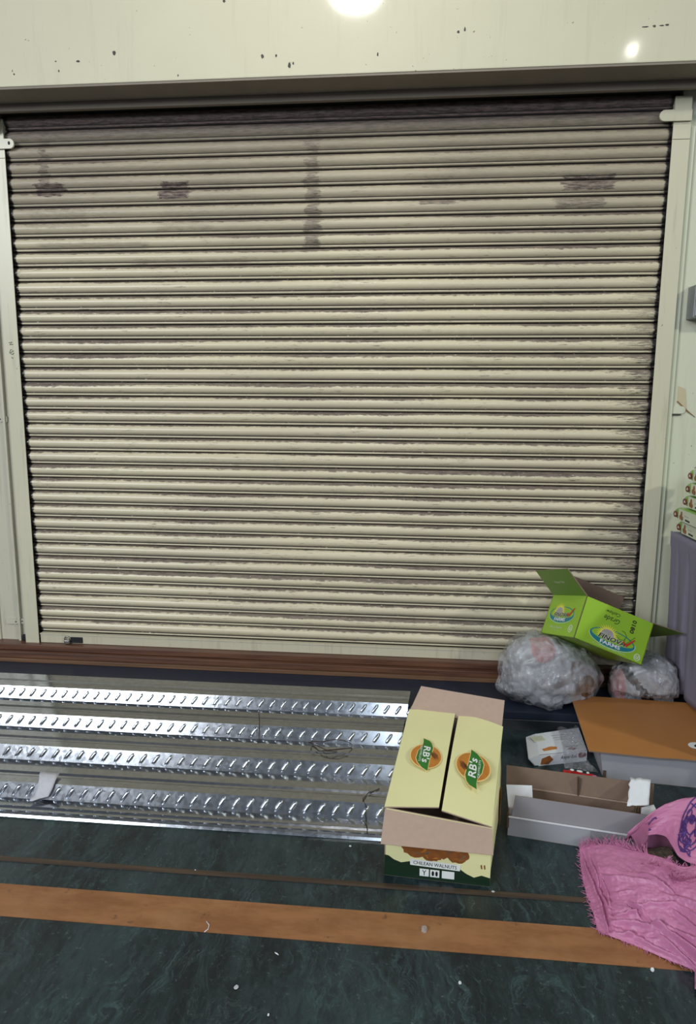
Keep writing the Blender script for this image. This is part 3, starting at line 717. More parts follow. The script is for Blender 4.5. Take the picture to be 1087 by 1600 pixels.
# ------------------------------------------------------------------ green carton on the bags
gc = thing('green_carton', GP[3]-GW*0, 'open lime green carton lying tilted on two plastic bags', 'carton')
GL, GD, GH = .354, .325, .2017
GM = [M['green'], M['kraftdark'], M['kraftdark']]
A0, A1, A2, A3 = GP[1], GP[1]+GU*GL, GP[1]+GU*GL+GV*GD, GP[1]+GV*GD          # bottom
U0, U1, U2, U3 = [p+GW*GH for p in (A0, A1, A2, A3)]
MB().slab([A0, A3, A2, A1], .004, (0, 1, 2)).build('bottom_panel', GM, gc)
gfp = MB().slab([A0, A1, U1, U0], .004).build('front_panel', GM, gc)
glp = MB().slab([A3, A0, U0, U3], .004).build('left_panel', GM, gc)
MB().slab([A2, A3, U3, U2], .004).build('back_panel', GM, gc)
MB().slab([A1, A2, U2, U1], .004).build('right_panel', GM, gc)
e = GW*.081-GU*.130
gl_ = MB().slab([U3, U0, U0+e, U3+e], .004, (0, 1, 2)).build('side_flap', [M['greenshade'], M['kraftdark'], M['kraftdark']], gc)
e2 = GW*.125-GV*.03
MB().slab([U3+GU*.004, U2, U2+e2, U3+e2+GU*.004], .004, (0, 1, 2)).build('back_flap', [M['kraftdark'], M['kraftdark'], M['kraftdark']], gc)
e3 = GU*.165+GW*.012
MB().slab([U1, U2, U2+e3-GW*.045, U1+e3], .004, (1, 0, 2)).build('side_flap', [M['greenshade'], M['greenshade'], M['kraftdark']], gc)
e4 = -GW*.13+GV*.012
MB().slab([U0+GV*.006+GU*.006, U1+GV*.006-GU*.006, U1+e4+GV*.006-GU*.006, U0+e4+GV*.006+GU*.006], .003, (1, 1, 2)).build('front_flap', GM, gc)
text(Frame(U3+(U0-U3)*.5+e*.52, U0-U3, e, .001), 'Happy Nut', 0, 0, .10, .018, M['ppale'], gl_, 'lettering')
def farm_logo(fr, cx, cy, s, par):
    f = fr.moved(cx, cy)
    ring(f, 0, 0, .117*s, .040*s, .006*s, 'logo_ring', M['teal'], par, .0003)
    ring(f, 0, -.0005*s, .121*s, .044*s, .003*s, 'logo_outline', M['paleblue'], par, .0002, pi, 2*pi+.3)
    arc = [(.115*s*cos(t), .038*s*sin(t)) for t in [pi+pi*i/20 for i in range(21)]]; arc2 = [(.108*s*cos(t), .001*s+.019*s*sin(t)) for t in [2*pi-pi*i/20 for i in range(21)]]
    tl = poly(f, arc+arc2, 'logo_band', M['teal'], par, .0004)
    text(f, 'FARMS', -.004*s, -.0255*s, .105*s, .0165*s, M['pwhite'], tl, 'lettering', .0012, 0, .02)
    rays = []
    for i in range(36):
        t = -.25+(pi+.5)*i/35; r = (.052 if i % 2 else .031)*s; rays.append((-.030*s+r*1.15*cos(t), .008*s+r*.95*sin(t)))
    sn = poly(f, rays, 'sun_print', M['sun'], par, .0007)
    poly(f, ell(-.030*s, .012*s, .033*s, .024*s, 20), 'sun_disc', M['sungrey'], sn, .0010)
    text(f, 'FINOVA', -.001*s, -.0015*s, .146*s, .024*s, M['ppale'], par, 'lettering_edge', .0013, .2, .07)
    text(f, 'FINOVA', -.002*s, -.0015*s, .140*s, .021*s, M['pblack'], par, 'lettering', .0016, .2, .02)
    poly(f, [(.058*s, .012*s), (.070*s, .002*s), (.104*s, .036*s), (.110*s, .033*s), (.074*s, -.010*s), (.050*s, .006*s)][::-1], 'red_tick', M['red'], par, .0018)
gf = Frame(U0, U1-U0, A0-U0, .0008); gf = Frame(A0, A1-A0, U0-A0, .0008)
farm_logo(gf, .508*GL, GH*.30, 1.0, gfp)
text(gf, 'Product of the farm', .50*GL, GH*.075, .17, .006, M['ppale'], gfp, 'lettering')
def ou(fr, x, y, r, par):
    ring(fr, x, y, r, r, r*.22, 'seal_ring', M['pwhite'], par, .0004, n=24)
    text(fr, 'U', x, y, r*.8, r*1.0, M['pwhite'], par, 'seal_letter', .0004, 0, .03)
ou(gf, .905*GL, GH*.13, .016, gfp)
text(gf.moved(.735*GL, GH*.745, -pi/2), '0180', 0, 0, .062, .022, M['pblack'], gfp, 'stamped_number', .0003, 0, .02)
hw = gf.moved(.41*GL, GH*.83, pi)
text(hw, 'Cashew', 0, -.006, .075, .016, M['pen'], gfp, 'handwriting', .0003, .3)
text(hw, 'Grade', -.004, .024, .080, .024, M['pen'], gfp, 'handwriting', .0003, .3)
mb = MB(); mb.tube([gf.p(a, b, .0004) for a, b in [(.70*GL-.055, .084), (.70*GL-.035, .072), (.70*GL-.012, .076), (.70*GL-.004, .096), (.70*GL-.02, .112), (.70*GL-.035, .114)]], .0009, 4); mb.build('pen_stroke', M['pen'], gfp)
mb = MB(); mb.tube([gf.p(a, b, .0022) for a, b in [(.66*GL, .085), (.69*GL, .060), (.80*GL, .108)]], .0009, 4); mb.build('pen_stroke', M['pen'], gfp)
gl2 = Frame(A3, A0-A3, U3-A3, .0008)
farm_logo(gl2, .46*GD, GH*.52, 1.0, glp)
ou(gl2, .83*GD, GH*.20, .018, glp)
text(gl2, 'Natural Raisins', .40*GD, GH*.20, .12, .012, M['ppale'], glp, 'lettering'); text(gl2, 'Net weight 10 kg', .40*GD, GH*.12, .07, .006, M['ppale'], glp, 'lettering')

# ------------------------------------------------------------------ table with skirt, pouches
tb = thing('skirted_table', (2.2, -.5, ZS), 'table with lilac grey pleated skirt at right against the pale wall', 'table')
TX, TZ = 1.742, .733
MB().box((TX, -.95, TZ-.02), (2.7, -.08, TZ)).build('table_top', M['cover'], tb, bevel=.004)
for x, y in ((TX+.06, -.13), (2.62, -.13)): MB().box((x, y-.02, ZS), (x+.04, y+.02, TZ-.02)).build('leg', M['wood'], tb)
for x, y in ((2.05, -.90), (2.62, -.90)): MB().box((x, y-.02, ZF), (x+.04, y+.02, TZ-.02)).build('leg', M['wood'], tb)
rows = []; NR = 26
peri = [(TX-.003, -.075-.87*i/260) for i in range(261)]+[(TX-.003+.95*i/50, -.955) for i in range(1, 50)]
for r in range(NR):
    k = r/(NR-1); z = TZ+.002-(TZ+.032)*k; row = []
    for i, (x, y) in enumerate(peri):
        amp = .030*max(0, min(1, (k-.08)/.35)); s_ = i*.0125*70/260 if i <= 260 else i*.0125
        fold = -1.5*amp*math.exp(-(sin(s_*24+1.1*sin(s_*9))/.26)**2)+amp*.35*nz((s_*14, k*1.5, 0)); fl_ = .042*k
        if i <= 260: row.append(Vector((x-fold*.0+(-fold+.0)+fl_*.75-.004-.004*k, y, z)))
        else: row.append(Vector((x, y-fold-.004, z)))
    rows.append(row)
solidify(MB().grid(rows).build('pleated_skirt', M['cloth'], tb, True), .0015, 0)
def pouch(x, y, z, first=None):
    pass
pp = None
PL, PW, PH = .40, .15, .062
def make_pouch():
    r = thing('snack_pouch', (0, 0, 0), '', 'packet', 'nut pouches stacked on the table')
    mb = MB(); rows = []
    for i in range(13):
        t = i/12; y = -PL*t; e_ = max(.35, min(1, (min(t, 1-t)/.10))**.6)
        ring_ = []
        for j in range(16):
            a = 2*pi*j/16; cx_ = abs(cos(a))**.45*(1 if cos(a) >= 0 else -1); cz_ = abs(sin(a))**.45*(1 if sin(a) >= 0 else -1)
            ring_.append(Vector((PW/2+cx_*PW/2*(.80+.20*e_), y, PH/2+cz_*PH/2*e_)))
        rows.append(ring_+[ring_[0]])
    mb.grid(rows); body = mb.build('pouch_film', M['pgreen'], r, True)
    MB().box((.03, .0, PH/2-.004), (PW-.03, .020, PH/2+.004)).build('seal', M['pgreen'], r)
    f = Frame((0, -.068, .004), (0, -1, 0), (0, 0, 1), .0012)
    lab = poly(f, [(.012, .001), (.30, .001), (.30, .054), (.012, .054)], 'side_label', M['ppale'], r, 0, .004)
    f2 = Frame((0, 0, 0), (0, -1, 0), (0, 0, 1), .0035)
    rd_ = poly(f2, ell(.044, .028, .020, .015, 18), 'round_badge', M['maroon'], r, 0, .004)
    poly(f2, [(.034, .024), (.058, .024), (.046, .036)], 'badge_mark', M['ppale'], rd_, .0008)
    for cx, cy, rx, ry in ((.042, .020, .016, .012), (.056, .016, .014, .011), (.048, .034, .010, .014)): poly(f, ell(cx, cy, rx, ry, 12), 'nut_print', M['walnut'], r, .001)
    poly(f, [(.095, .010), (.145, .008), (.147, .016), (.096, .018)], 'print_line', M['pblack'], r, .001)
    poly(f, [(.085, .030), (.130, .028), (.130, .032), (.086, .034)], 'print_line', M['sungrey'], r, .001)
    return r
PX = [(1.742, -.105), (1.726, -.095), (1.758, -.112), (1.762, -.120), (1.768, -.120)]
names = ['bottom', 'second', 'middle', 'fourth', 'topmost']
lab5 = ['green and white nut pouch at the bottom of the stack on the table', 'second pouch from the bottom, its tip sticking out furthest left', 'middle pouch of the stack, white label beginning close to its green end', 'pouch lying directly under the topmost pouch of the stack', 'topmost green and white nut pouch of the stack on the table']
p0 = make_pouch()
for i, (x, y) in enumerate(PX):
    if i == 0: o = p0
    else:
        o = p0.copy(); COL.objects.link(o)
        for ch in list(p0.children):
            c2 = ch.copy(); COL.objects.link(c2); c2.parent = o
            for g2 in ch.children: d2 = g2.copy(); COL.objects.link(d2); d2.parent = c2
    o.location = (x, y, TZ+.006+i*.0625); o['label'] = lab5[i]


# ------------------------------------------------------------------ steel box on the right wall
eb = thing('wall_box', (1.80, -.03, 1.82), 'grey steel electrical box on the pale wall at the right edge', 'box')
MB().box((1.752, -.075, 1.755), (1.96, .012, 1.905)).build('body', M['boxgrey'], eb, bevel=.004)
MB().box((1.757, -.081, 1.762), (1.955, -.0755, 1.898)).build('cover', M['boxgrey'], eb, bevel=.003)
MB().tube([(1.80, -.03, 1.905), (1.80, -.03, 1.93)], .012, 10).build('cable_gland', M['pblack'], eb)

# ------------------------------------------------------------------ orange topped carton, right
oc = thing('brown_carton', (1.55, -.6, ZF), 'grey sided carton with wide orange brown lid at the right edge', 'carton')
o0, o1, o2, o3 = Vector((1.272, -.800, ZF+.001)), Vector((1.80, -.850, ZF+.001)), Vector((1.84, -.47, ZF+.001)), Vector((1.295, -.435, ZF+.001))
up = Vector((0, 0, .128)); q0, q1, q2, q3 = o0+up+Vector((-.022, -.012, 0)), o1+up+Vector((0, -.012, 0)), o2+up, o3+up+Vector((-.02, 0, 0))
OM = [M['grey'], M['kraftdark'], M['kraftdark']]
MB().slab([o0, o1, q1, q0], .004).build('front_panel', OM, oc); MB().slab([o3, o0, q0, q3], .004).build('left_panel', OM, oc)
MB().slab([o2, o3, q3, q2], .004).build('back_panel', OM, oc); MB().slab([o1, o2, q2, q1], .004).build('right_panel', OM, oc)
MB().slab([o0, o1, o2, o3], .004, (1, 0, 2)).build('bottom_panel', OM, oc)
OL = [M['orange'], M['kraftdark'], M['torn']]
lid = bent([(1.196, -.838, -.050), (1.86, -.905, -.050), (1.96, -.345, -.046), (1.243, -.306, -.046)], 'lid', OL, oc, lambda u, v: .006*sin(pi*v)*sin(pi*min(1, u*1.3))+(.004 if u > .42 else 0)*(1-v), 10, 8, .005)
c = at(1083, 1166, z=-.045); fr_ = Frame((c.x, c.y, -.0445), (1, 0, 0), (0, 1, 0), .003)
sk = poly(fr_, ell(.012, 0, .034, .028, 20, .3), 'sticker', M['pwhite'], lid, 0); poly(fr_, ell(.020, -.004, .020, .014, 14, .3), 'sticker_print', M['pblack'], sk, .0008)
mb = MB(); p_ = q0.lerp(o0, .80); mb.box(tuple(p_+Vector((.002, -.006, -.020))), tuple(p_+Vector((.012, .004, .012)))); mb.build('torn_edge', M['torn'], oc)

# ------------------------------------------------------------------ white packet and red pouch
wp = thing('white_packet', (1.12, -.6, ZF), 'white printed food box with open end flap on the marble beside the orange lid', 'packet')
zt = -.138
k0, k1, k2, k3 = at(842, 1179.5, z=zt), at(917, 1172, z=zt), at(904, 1136.5, z=zt), at(836, 1146.5, z=zt)
ww = (k1-k0).normalized(); 
g0, g1, g2, g3 = [Vector((p.x, p.y, ZF+.001)) for p in (k0, k1, k2, k3)]
WM = [M['glosswhite'], M['white'], M['white']]
wtop = MB().slab([k0, k1, k2, k3], .0015).build('top_panel', WM, wp); wfr = MB().slab([g0, g1, k1, k0], .0015).build('front_panel', WM, wp)
MB().slab([g2, g3, k3, k2], .0015).build('back_panel', WM, wp); MB().slab([g1, g2, k2, k1], .0015).build('right_panel', WM, wp); MB().slab([g0, g1, g2, g3], .0015, (1, 0, 2)).build('bottom_panel', WM, wp)
MB().slab([g3, g0, g0.lerp(k0, .92), g3.lerp(k3, .92)], .0015).build('left_panel', WM, wp)
MB().slab([k3, k3-ww*.045-Vector((0, 0, .012)), k0-ww*.048-Vector((0, 0, .012)), k0], .0015).build('end_flap', WM, wp)
MB().slab([k0-ww*.048-Vector((0, 0, .0125)), k3-ww*.045-Vector((0, 0, .0125)), g3-ww*.012+Vector((0, 0, .002)), g0-ww*.016+Vector((0, 0, .002))][::-1], .0015, (0, 0, 0)).build('end_flap', WM, wp)
MB().slab([k0-Vector((0, 0, .001)), k0-ww*.047-Vector((0, 0, .013)), g0-ww*.014+Vector((0, 0, .003)), g0+Vector((0, 0, .002))], .0012, (0, 0, 0)).build('end_flap', WM, wp)
if False: MB().slab([k0, k1, k2], .0015).build('end_flap', WM, wp)
tf = Frame(k0, k1-k0, k3-k0, .0006); TW = (k1-k0).length; TH = (k3-k0).length
poly(tf, [(.16*TW, .13*TH), (.45*TW, .17*TH), (.48*TW, .27*TH), (.36*TW, .30*TH), (.15*TW, .22*TH)], 'food_print', M['nut'], wtop)
text(tf, 'Anjeer Roll', .78*TW, .22*TH, .26*TW, .016, M['pblack'], wtop, 'lettering')
poly(tf, ell(.74*TW, .12*TH, .020, .011, 18), 'oval_logo', M['maroon'], wtop)
poly(tf, [(.14*TW, .55*TH), (.40*TW, .58*TH), (.40*TW, .82*TH), (.14*TW, .80*TH)], 'fact_panel', M['ppale'], wtop)
for k in range(4): poly(tf, [(.16*TW, (.60+k*.05)*TH), (.38*TW, (.62+k*.05)*TH), (.38*TW, (.63+k*.05)*TH), (.16*TW, (.61+k*.05)*TH)], 'print_line', M['sungrey'], wtop, .0006)
for k in range(3): poly(tf, [(.58*TW, (.55+k*.10)*TH), (.86*TW, (.57+k*.10)*TH), (.86*TW, (.585+k*.10)*TH), (.58*TW, (.565+k*.10)*TH)], 'print_line', M['sungrey'], wtop, .0003)
w2 = Frame(g0, g1-g0, k0-g0, .0006); WH = k0.z-g0.z
poly(w2, [(.04*TW, .10*WH), (.20*TW, .06*WH), (.30*TW, .45*WH), (.22*TW, .85*WH), (.06*TW, .62*WH)], 'food_print', M['walnut'], wfr)
text(w2, 'Anjeer Roll', .62*TW, .52*WH, .34*TW, .022, M['pblack'], wfr, 'lettering', 0, .2, .01)
poly(w2, ell(.90*TW, .60*WH, .020, .013, 18), 'oval_logo', M['maroon'], wfr)
# clear wrap around the packet
rows = []
for i in range(15):
    t = i/14; y = mid(k2, g1, 0)
    row = []
    for j in range(9):
        u = j/8; top = mid(k3, k2, .52+u*.46); bot = mid(g0, g1, .50+u*.62)+Vector((0, -.045-.06*u, .002))
        topf = mid(k0, k1, .50+u*.48)
        if t < .25: p = mid(top+Vector((0, .03+.03*sin(u*7), -.015)), top+Vector((0, 0, .004)), t/.25)
        elif t < .6: p = mid(top, topf, (t-.25)/.35)+Vector((0, 0, .004))
        elif t < .8: p = mid(topf+Vector((0, -.003, .004)), mid(g0, g1, .50+u*.5)+Vector((0, -.010, .006)), (t-.6)/.2)
        else: p = mid(mid(g0, g1, .50+u*.5)+Vector((0, -.010, .006)), bot, (t-.8)/.2)
        row.append(p+Vector((0, 0, abs(nz(p*45))*.010)))
    rows.append(row)
MB().grid(rows).build('clear_wrap', M['film2'], wp, True)
c = at(902, 1207, z=-.165)
rp_ = thing('red_pouch', (c.x, c.y, ZF), 'small red foil pouch with white print behind the open grey tray', 'packet')
a0, a1 = at(880, 1203, z=-.160), at(928, 1212, z=-.160); d_ = (a1-a0); nrm = Vector((-d_.y, d_.x, 0)).normalized(); rows = []
for i in range(7):
    v = -1+2*i/6
    rows.append([a0+d_*(j/9)+nrm*v*.040+Vector((0, 0, -.004-.020*abs(v)**2+.010*nz((j*.7, i*.8, 1)))) for j in range(10)])
mb = MB(); mb.grid(rows); mb.grid([[Vector((p.x, p.y, max(ZF+.001, p.z-.024+.012*abs(-1+2*i/6)))) for p in r] for i, r in enumerate(rows)], 0, True); rb = mb.build('foil', M['redfoil'], rp_, True)
fr_ = Frame(a0+d_*.28+Vector((0, 0, .008)), d_, nrm, .001)
for k, (x, w_) in enumerate(((.0, .016), (.030, .024), (.062, .012))): poly(fr_, ell(x, -.002, w_*.5, .008, 10), 'print_mark', M['pwhite'], rb)
mb = MB(); mb.box(tuple(a1+Vector((-.004, -.01, -.024))), tuple(a1+Vector((.012, .012, -.004)))); mb.build('crimp', M['pinkthread'], rp_, bevel=.003)

# ------------------------------------------------------------------ open grey tray carton
tc = thing('tray_carton', (1.1, -1.15, ZF), 'long open grey white cardboard tray between yellow carton and pink sack', 'carton')
TM = [M['grey'], M['kraftdark'], M['kraftdark']]
f0, f1 = Vector((.822, -1.222, ZF+.001)), Vector((1.302, -1.300, ZF+.001))
bdir = Vector((.155, .985, 0)); f3, f2 = f0+bdir*.205, f1+bdir*.205
zf = Vector((0, 0, .074)); zt_ = Vector((0, 0, .148))
MB().slab([f0, f1, f2, f3], .003, (1, 0, 2)).build('bottom_panel', TM, tc)
tfp = MB().slab([f0, f1, f1+zf, f0+zf], .003).build('front_panel', TM, tc)
lean = Vector((.010, .010, .076))
tfl = MB().slab([f0+zf+Vector((.012, .002, .001)), f1+zf+Vector((0, .002, .001)), f1+zf+lean, f0+zf+lean+Vector((.012, 0, 0))], .003).build('front_flap', [M['greydk'], M['kraftdark'], M['kraftdark']], tc)
MB().slab([f0+zf+Vector((.0, -.0030, -.003)), f1+zf+Vector((0, -.0030, -.003)), f1+zf+Vector((0, -.0030, .002)), f0+zf+Vector((0, -.0030, .002))], .003, (0, 0, 0)).build('fold_line', M['white'], tfp)
fr_ = Frame(f0, f1-f0, (0, 0, 1), .001); TL = (f1-f0).length
poly(fr_, [(.575*TL, .014), (.76*TL, .014), (.76*TL, .070), (.575*TL, .070)], 'tape_patch', M['greydk'], tfp)
MB().slab([f3, f2, f2+zf, f3+zf], .003, (1, 0, 2)).build('back_panel', TM, tc)
ln2 = Vector((.0, .014, .076))
bfl = MB().slab([f3+zf+Vector((-.012, 0, .001)), f2+zf+Vector((.03, 0, .001)), f2+zf+ln2+Vector((.035, 0, 0)), f3+zf+ln2+Vector((-.012, 0, 0))], .003, (1, 0, 2)).build('back_flap', TM, tc)
MB().slab([f3+zf+Vector((0, -.004, -.002)), f2+zf+Vector((0, -.004, -.002)), f2+zf+Vector((0, -.004, .0025)), f3+zf+Vector((0, -.004, .0025))], .002, (0, 0, 0)).build('fold_line', M['kraft'], bfl)
c0 = f3+(f2-f3)*.52
MB().box(tuple(c0+zf+Vector((-.002, -.006, 0))), tuple(c0+zf+Vector((.002, .012, .070)))).build('crease', M['torn'], bfl)
MB().slab([f3, f0, f0+zf, f3+zf], .003).build('left_panel', TM, tc); MB().slab([f1, f2, f2+zf, f1+zf], .003).build('right_panel', TM, tc)
MB().slab([f0+Vector((.010, .045, .05)), f0+Vector((.100, .060, .05)), f0+Vector((.094, .082, .150)), f0+Vector((.000, .075, .152))], .0015, (0, 0, 0)).build('end_flap', M['white'], tc)
MB().slab([at(1001, 1294, z=-.095), at(1030, 1276, z=-.090), at(1021, 1257, z=-.085), at(1000, 1262, z=-.085)], .0015, (0, 0, 0)).build('end_flap', M['glosswhite'], tc)
rows = []
wa, wb, wc, wd = at(979, 1264, z=-.075), at(1013, 1263, z=-.075), at(1016, 1222, z=-.03), at(984, 1219, z=-.03)
for i in range(9):
    rows.append([mid(mid(wa, wb, j/8), mid(wd, wc, j/8), i/8)+Vector((.006*nz((i*.9, j, 4)) if j == 0 else 0, 0, .012+.006*nz((i*.7, j*.8, 2)))) for j in range(9)])
solidify(MB().grid(rows).build('crumpled_flap', M['glosswhite'], tc, True), .0012)
te = at(990, 1285, z=-.09)
mb = MB()
for k in range(5): mb.box(tuple(te+Vector((.000+.004*k, -.004+.004*(k % 2), -.020+.004*(k % 3)))), tuple(te+Vector((.0035+.004*k, .006, .060-.006*(k % 2)))))
mb.build('torn_edge', M['torn'], tc)
mb = MB(); te = f0+Vector((-.004, -.002, .03)); mb.box(tuple(te), tuple(te+Vector((.007, .008, .055)))); mb.build('torn_edge', M['torn'], tc)

# ------------------------------------------------------------------ pink woven sack
ps = thing('woven_sack', (1.35, -1.45, ZF), 'crumpled pink woven plastic sack with purple print and frayed mouth', 'sack')
def cat(P, t):
    """Catmull-Rom through P, t in 0..1"""
    n_ = len(P)-1; x = min(max(t, 0), .99999)*n_; i = int(x); f = x-i
    a, b, c, d = P[max(i-1, 0)], P[i], P[i+1], P[min(i+2, n_)]
    return .5*((2*b)+(c-a)*f+(2*a-5*b+4*c-d)*f*f+(3*b-a-3*c+d)*f**3)
def P3(l): return [at(x, y, z=ZF+h) for x, y, h in l]
lip_f = P3([(905,1328,.030),(925,1321,.050),(955,1319,.075),(985,1327,.095),(1012,1334,.110),(1040,1342,.120),(1062,1353,.125),(1090,1352,.135),(1140,1348,.15),(1200,1350,.15)])
row_1 = P3([(908,1362,.012),(930,1358,.045),(958,1360,.068),(985,1365,.082),(1012,1372,.095),(1040,1378,.105),(1062,1385,.112),(1092,1392,.125),(1140,1400,.14),(1200,1400,.14)])
row_2 = P3([(915,1395,.006),(938,1392,.022),(962,1395,.050),(988,1400,.066),(1012,1406,.076),(1040,1414,.082),(1066,1424,.092),(1095,1438,.10),(1140,1450,.12),(1200,1460,.12)])
row_3 = P3([(925,1425,.005),(944,1424,.016),(968,1430,.026),(990,1436,.036),(1014,1446,.044),(1042,1458,.050),(1066,1470,.056),(1096,1486,.062),(1140,1505,.08),(1200,1520,.09)])
bot_f = P3([(934,1454,.004),(950,1462,.004),(972,1470,.004),(994,1478,.004),(1016,1488,.005),(1044,1500,.006),(1068,1510,.008),(1098,1522,.010),(1140,1545,.02),(1200,1560,.03)])
CREASES = [  # u0, v0, u1, v1, height, width : long folds of the cloth
    (.03, .10, .115, .97, .012, .012), (.075, .05, .15, .93, .009, .011), (.12, .15, .175, .88, .007, .010),
    (.12, .97, .42, .86, .010, .020), (.15, .90, .62, .93, .011, .022), (.15, .86, .55, .70, .012, .020), (.18, .80, .40, .62, .010, .016),
    (.40, .70, .95, .86, .012, .024), (.36, .60, .62, .44, .013, .020), (.30, .58, .46, .74, -.010, .018), (.45, .72, .98, .66, .009, .022),
    (.16, .34, .46, .30, .010, .022), (.42, .22, .62, .36, .011, .020), (.55, .40, .98, .34, .010, .026), (.20, .50, .34, .44, .006, .016),
    (.60, .52, .85, .62, .009, .018), (.66, .46, .98, .50, .008, .020), (.50, .80, .80, .97, .009, .018), (.24, .95, .52, .80, -.006, .014), (.60, .78, .98, .95, -.008, .018)]
def crease(u, v):
    h = 0
    for u0, v0, u1, v1, a, w in CREASES:
        du, dv = u1-u0, v1-v0; L2 = du*du+dv*dv; t = ((u-u0)*du+(v-v0)*dv)/L2; tc_ = min(1, max(0, t))
        wob = .018*nz((t*4, u0*9, v0*9)); dd = ((u-u0-du*tc_)**2+(v-v0-dv*tc_)**2)**.5
        sd = ((u-u0)*dv-(v-v0)*du)/L2**.5+wob
        fade = sin(pi*min(1, max(0, .08+t*.84)))**.6 if -.1 < t < 1.1 else 0
        if dd < w*5: h += a*fade*(math.exp(-(sd/w)**2)-.45*math.exp(-((sd-1.5*w)/w)**2))
    return h
def sackS(rows_, u, v, amp, sd):
    P = [cat(r, u) for r in rows_]; p = cat(P, v)
    e_ = min(1, min(v, 1-v)*6+.3)
    w = amp*e_*(.55*nz((u*7, v*5, sd))+(.16 if sd < 5 else .4)*(ridged((u*9+v*5, v*16-u*5, sd+3))-.5)+.14*(ridged((u*20+v*14, v*40-u*16, sd+5))-.5)+.10*nz((u*60, v*60, sd)))
    if sd < 5: w += 1.35*crease(u, v)*e_
    return p+Vector((0, -.35*w, w))
def layer(rows_, nu, nv, amp, sd, name):
    g = [[sackS(rows_, j/nu, i/nv, amp, sd) for j in range(nu+1)] for i in range(nv+1)]
    for r in g:
        for p in r: p.z = max(p.z, ZF+.003)
    return solidify(MB().grid(g, flip=True).build(name, M['pink'], ps, True), .0012)
layer([lip_f, row_1, row_2, row_3, bot_f], 150, 120, .016, 1.3, 'front_layer')
lip_b = P3([(972,1316,.070),(986,1312,.090),(1004,1307,.105),(1024,1304,.125),(1040,1308,.135),(1050,1322,.135),(1062,1340,.130),(1088,1350,.138),(1140,1346,.155),(1200,1345,.155)])
rb_1 = P3([(974,1312,.075),(990,1304,.105),(1010,1296,.130),(1032,1290,.150),(1052,1292,.165),(1066,1304,.165),(1080,1318,.165),(1105,1322,.175),(1150,1315,.19),(1200,1310,.19)])
rb_2 = P3([(978,1309,.115),(994,1297,.150),(1016,1282,.165),(1040,1270,.188),(1060,1267,.195),(1076,1272,.195),(1094,1280,.20),(1118,1280,.21),(1160,1272,.22),(1210,1270,.22)])
rb_3 = P3([(984,1303,.135),(1000,1290,.165),(1020,1274,.175),(1046,1258,.20),(1066,1251,.21),(1088,1247,.22),(1108,1244,.225),(1130,1240,.23),(1170,1235,.235),(1215,1232,.235)])
rb_4 = [Vector((p.x+.07, p.y+.05, ZF+.004)) for p in rb_3]
rowsB = [lip_b, rb_1, rb_2, rb_3, rb_4]
layer(rowsB, 90, 60, .008, 7.7, 'back_layer')
# things inside the mouth
mb = MB(); g = []
for i in range(13):
    r = []
    for j in range(29):
        u = .1+.52*j/28; a = cat(lip_f, u); b = cat(lip_b, min(1, u+.02)); p = mid(a, b, -.25+1.5*i/12)
        r.append(Vector((p.x, p.y, min(a.z, b.z)-.022+.012*nz(p*60)+.008*ridged(p*40))))
    g.append(r)
MB().grid(g).build('contents', M['debris'], ps, True)['kind'] = 'stuff'
# purple print on the back layer
def bp(u, v): 
    p = sackS(rowsB, u, v, .008, 7.7); p.z = max(p.z, ZF+.003); return p
def strokes(lst, r=.0030):
    for q in lst:
        mb = MB(); pts = []
        for i in range(len(q)-1):
            for k in range(5): t = k/5; pts.append((q[i][0]+(q[i+1][0]-q[i][0])*t, q[i][1]+(q[i+1][1]-q[i][1])*t))
        pts.append(q[-1]); rows_ = []
        C = [bp(u, v)+Vector((0, -.0010, .0022)) for u, v in pts]
        mb.tube(C, [r*(.65+.5*abs(nz(c*30))) for c in C], 5); mb.build('purple_print', M['ink'], ps, True)
def arc(cu, cv, ru, rv, a0, a1, n_=14): return [(cu+ru*cos(a0+(a1-a0)*i/n_), cv+rv*sin(a0+(a1-a0)*i/n_)) for i in range(n_+1)]
strokes([arc(.62, .40, .115, .30, .4, 5.9, 26), arc(.62, .40, .085, .22, .2, 6.0, 24), arc(.60, .40, .05, .10, 0, 6.2), arc(.66, .30, .03, .08, 0, 6.2), arc(.58, .22, .025, .06, 0, 6.2),
         arc(.66, .52, .03, .08, 0, 6.2), arc(.54, .35, .02, .06, 0, 6.2), arc(.72, .42, .03, .10, 0, 6.2), arc(.56, .50, .02, .05, 0, 6.2), [(.52, .2), (.60, .28), (.68, .2)], [(.55, .6), (.63, .56), (.70, .62)],
         [(.60, .12), (.66, .14), (.72, .10)], arc(.67, .10, .035, .07, 0, 3.4)])
for cu, cv, ru, rv in ((.56, .27, .018, .05), (.60, .46, .020, .05), (.64, .22, .016, .06), (.68, .38, .018, .06), (.55, .42, .012, .04)):
    strokes([arc(cu, cv, ru*k, rv*k, 0, 6.28, 10) for k in (.25, .6, .95)], .0045)
strokes([[(.15, .42), (.17, .30), (.20, .36)], arc(.245, .34, .030, .16, .8, 5.2, 12)], .0038)
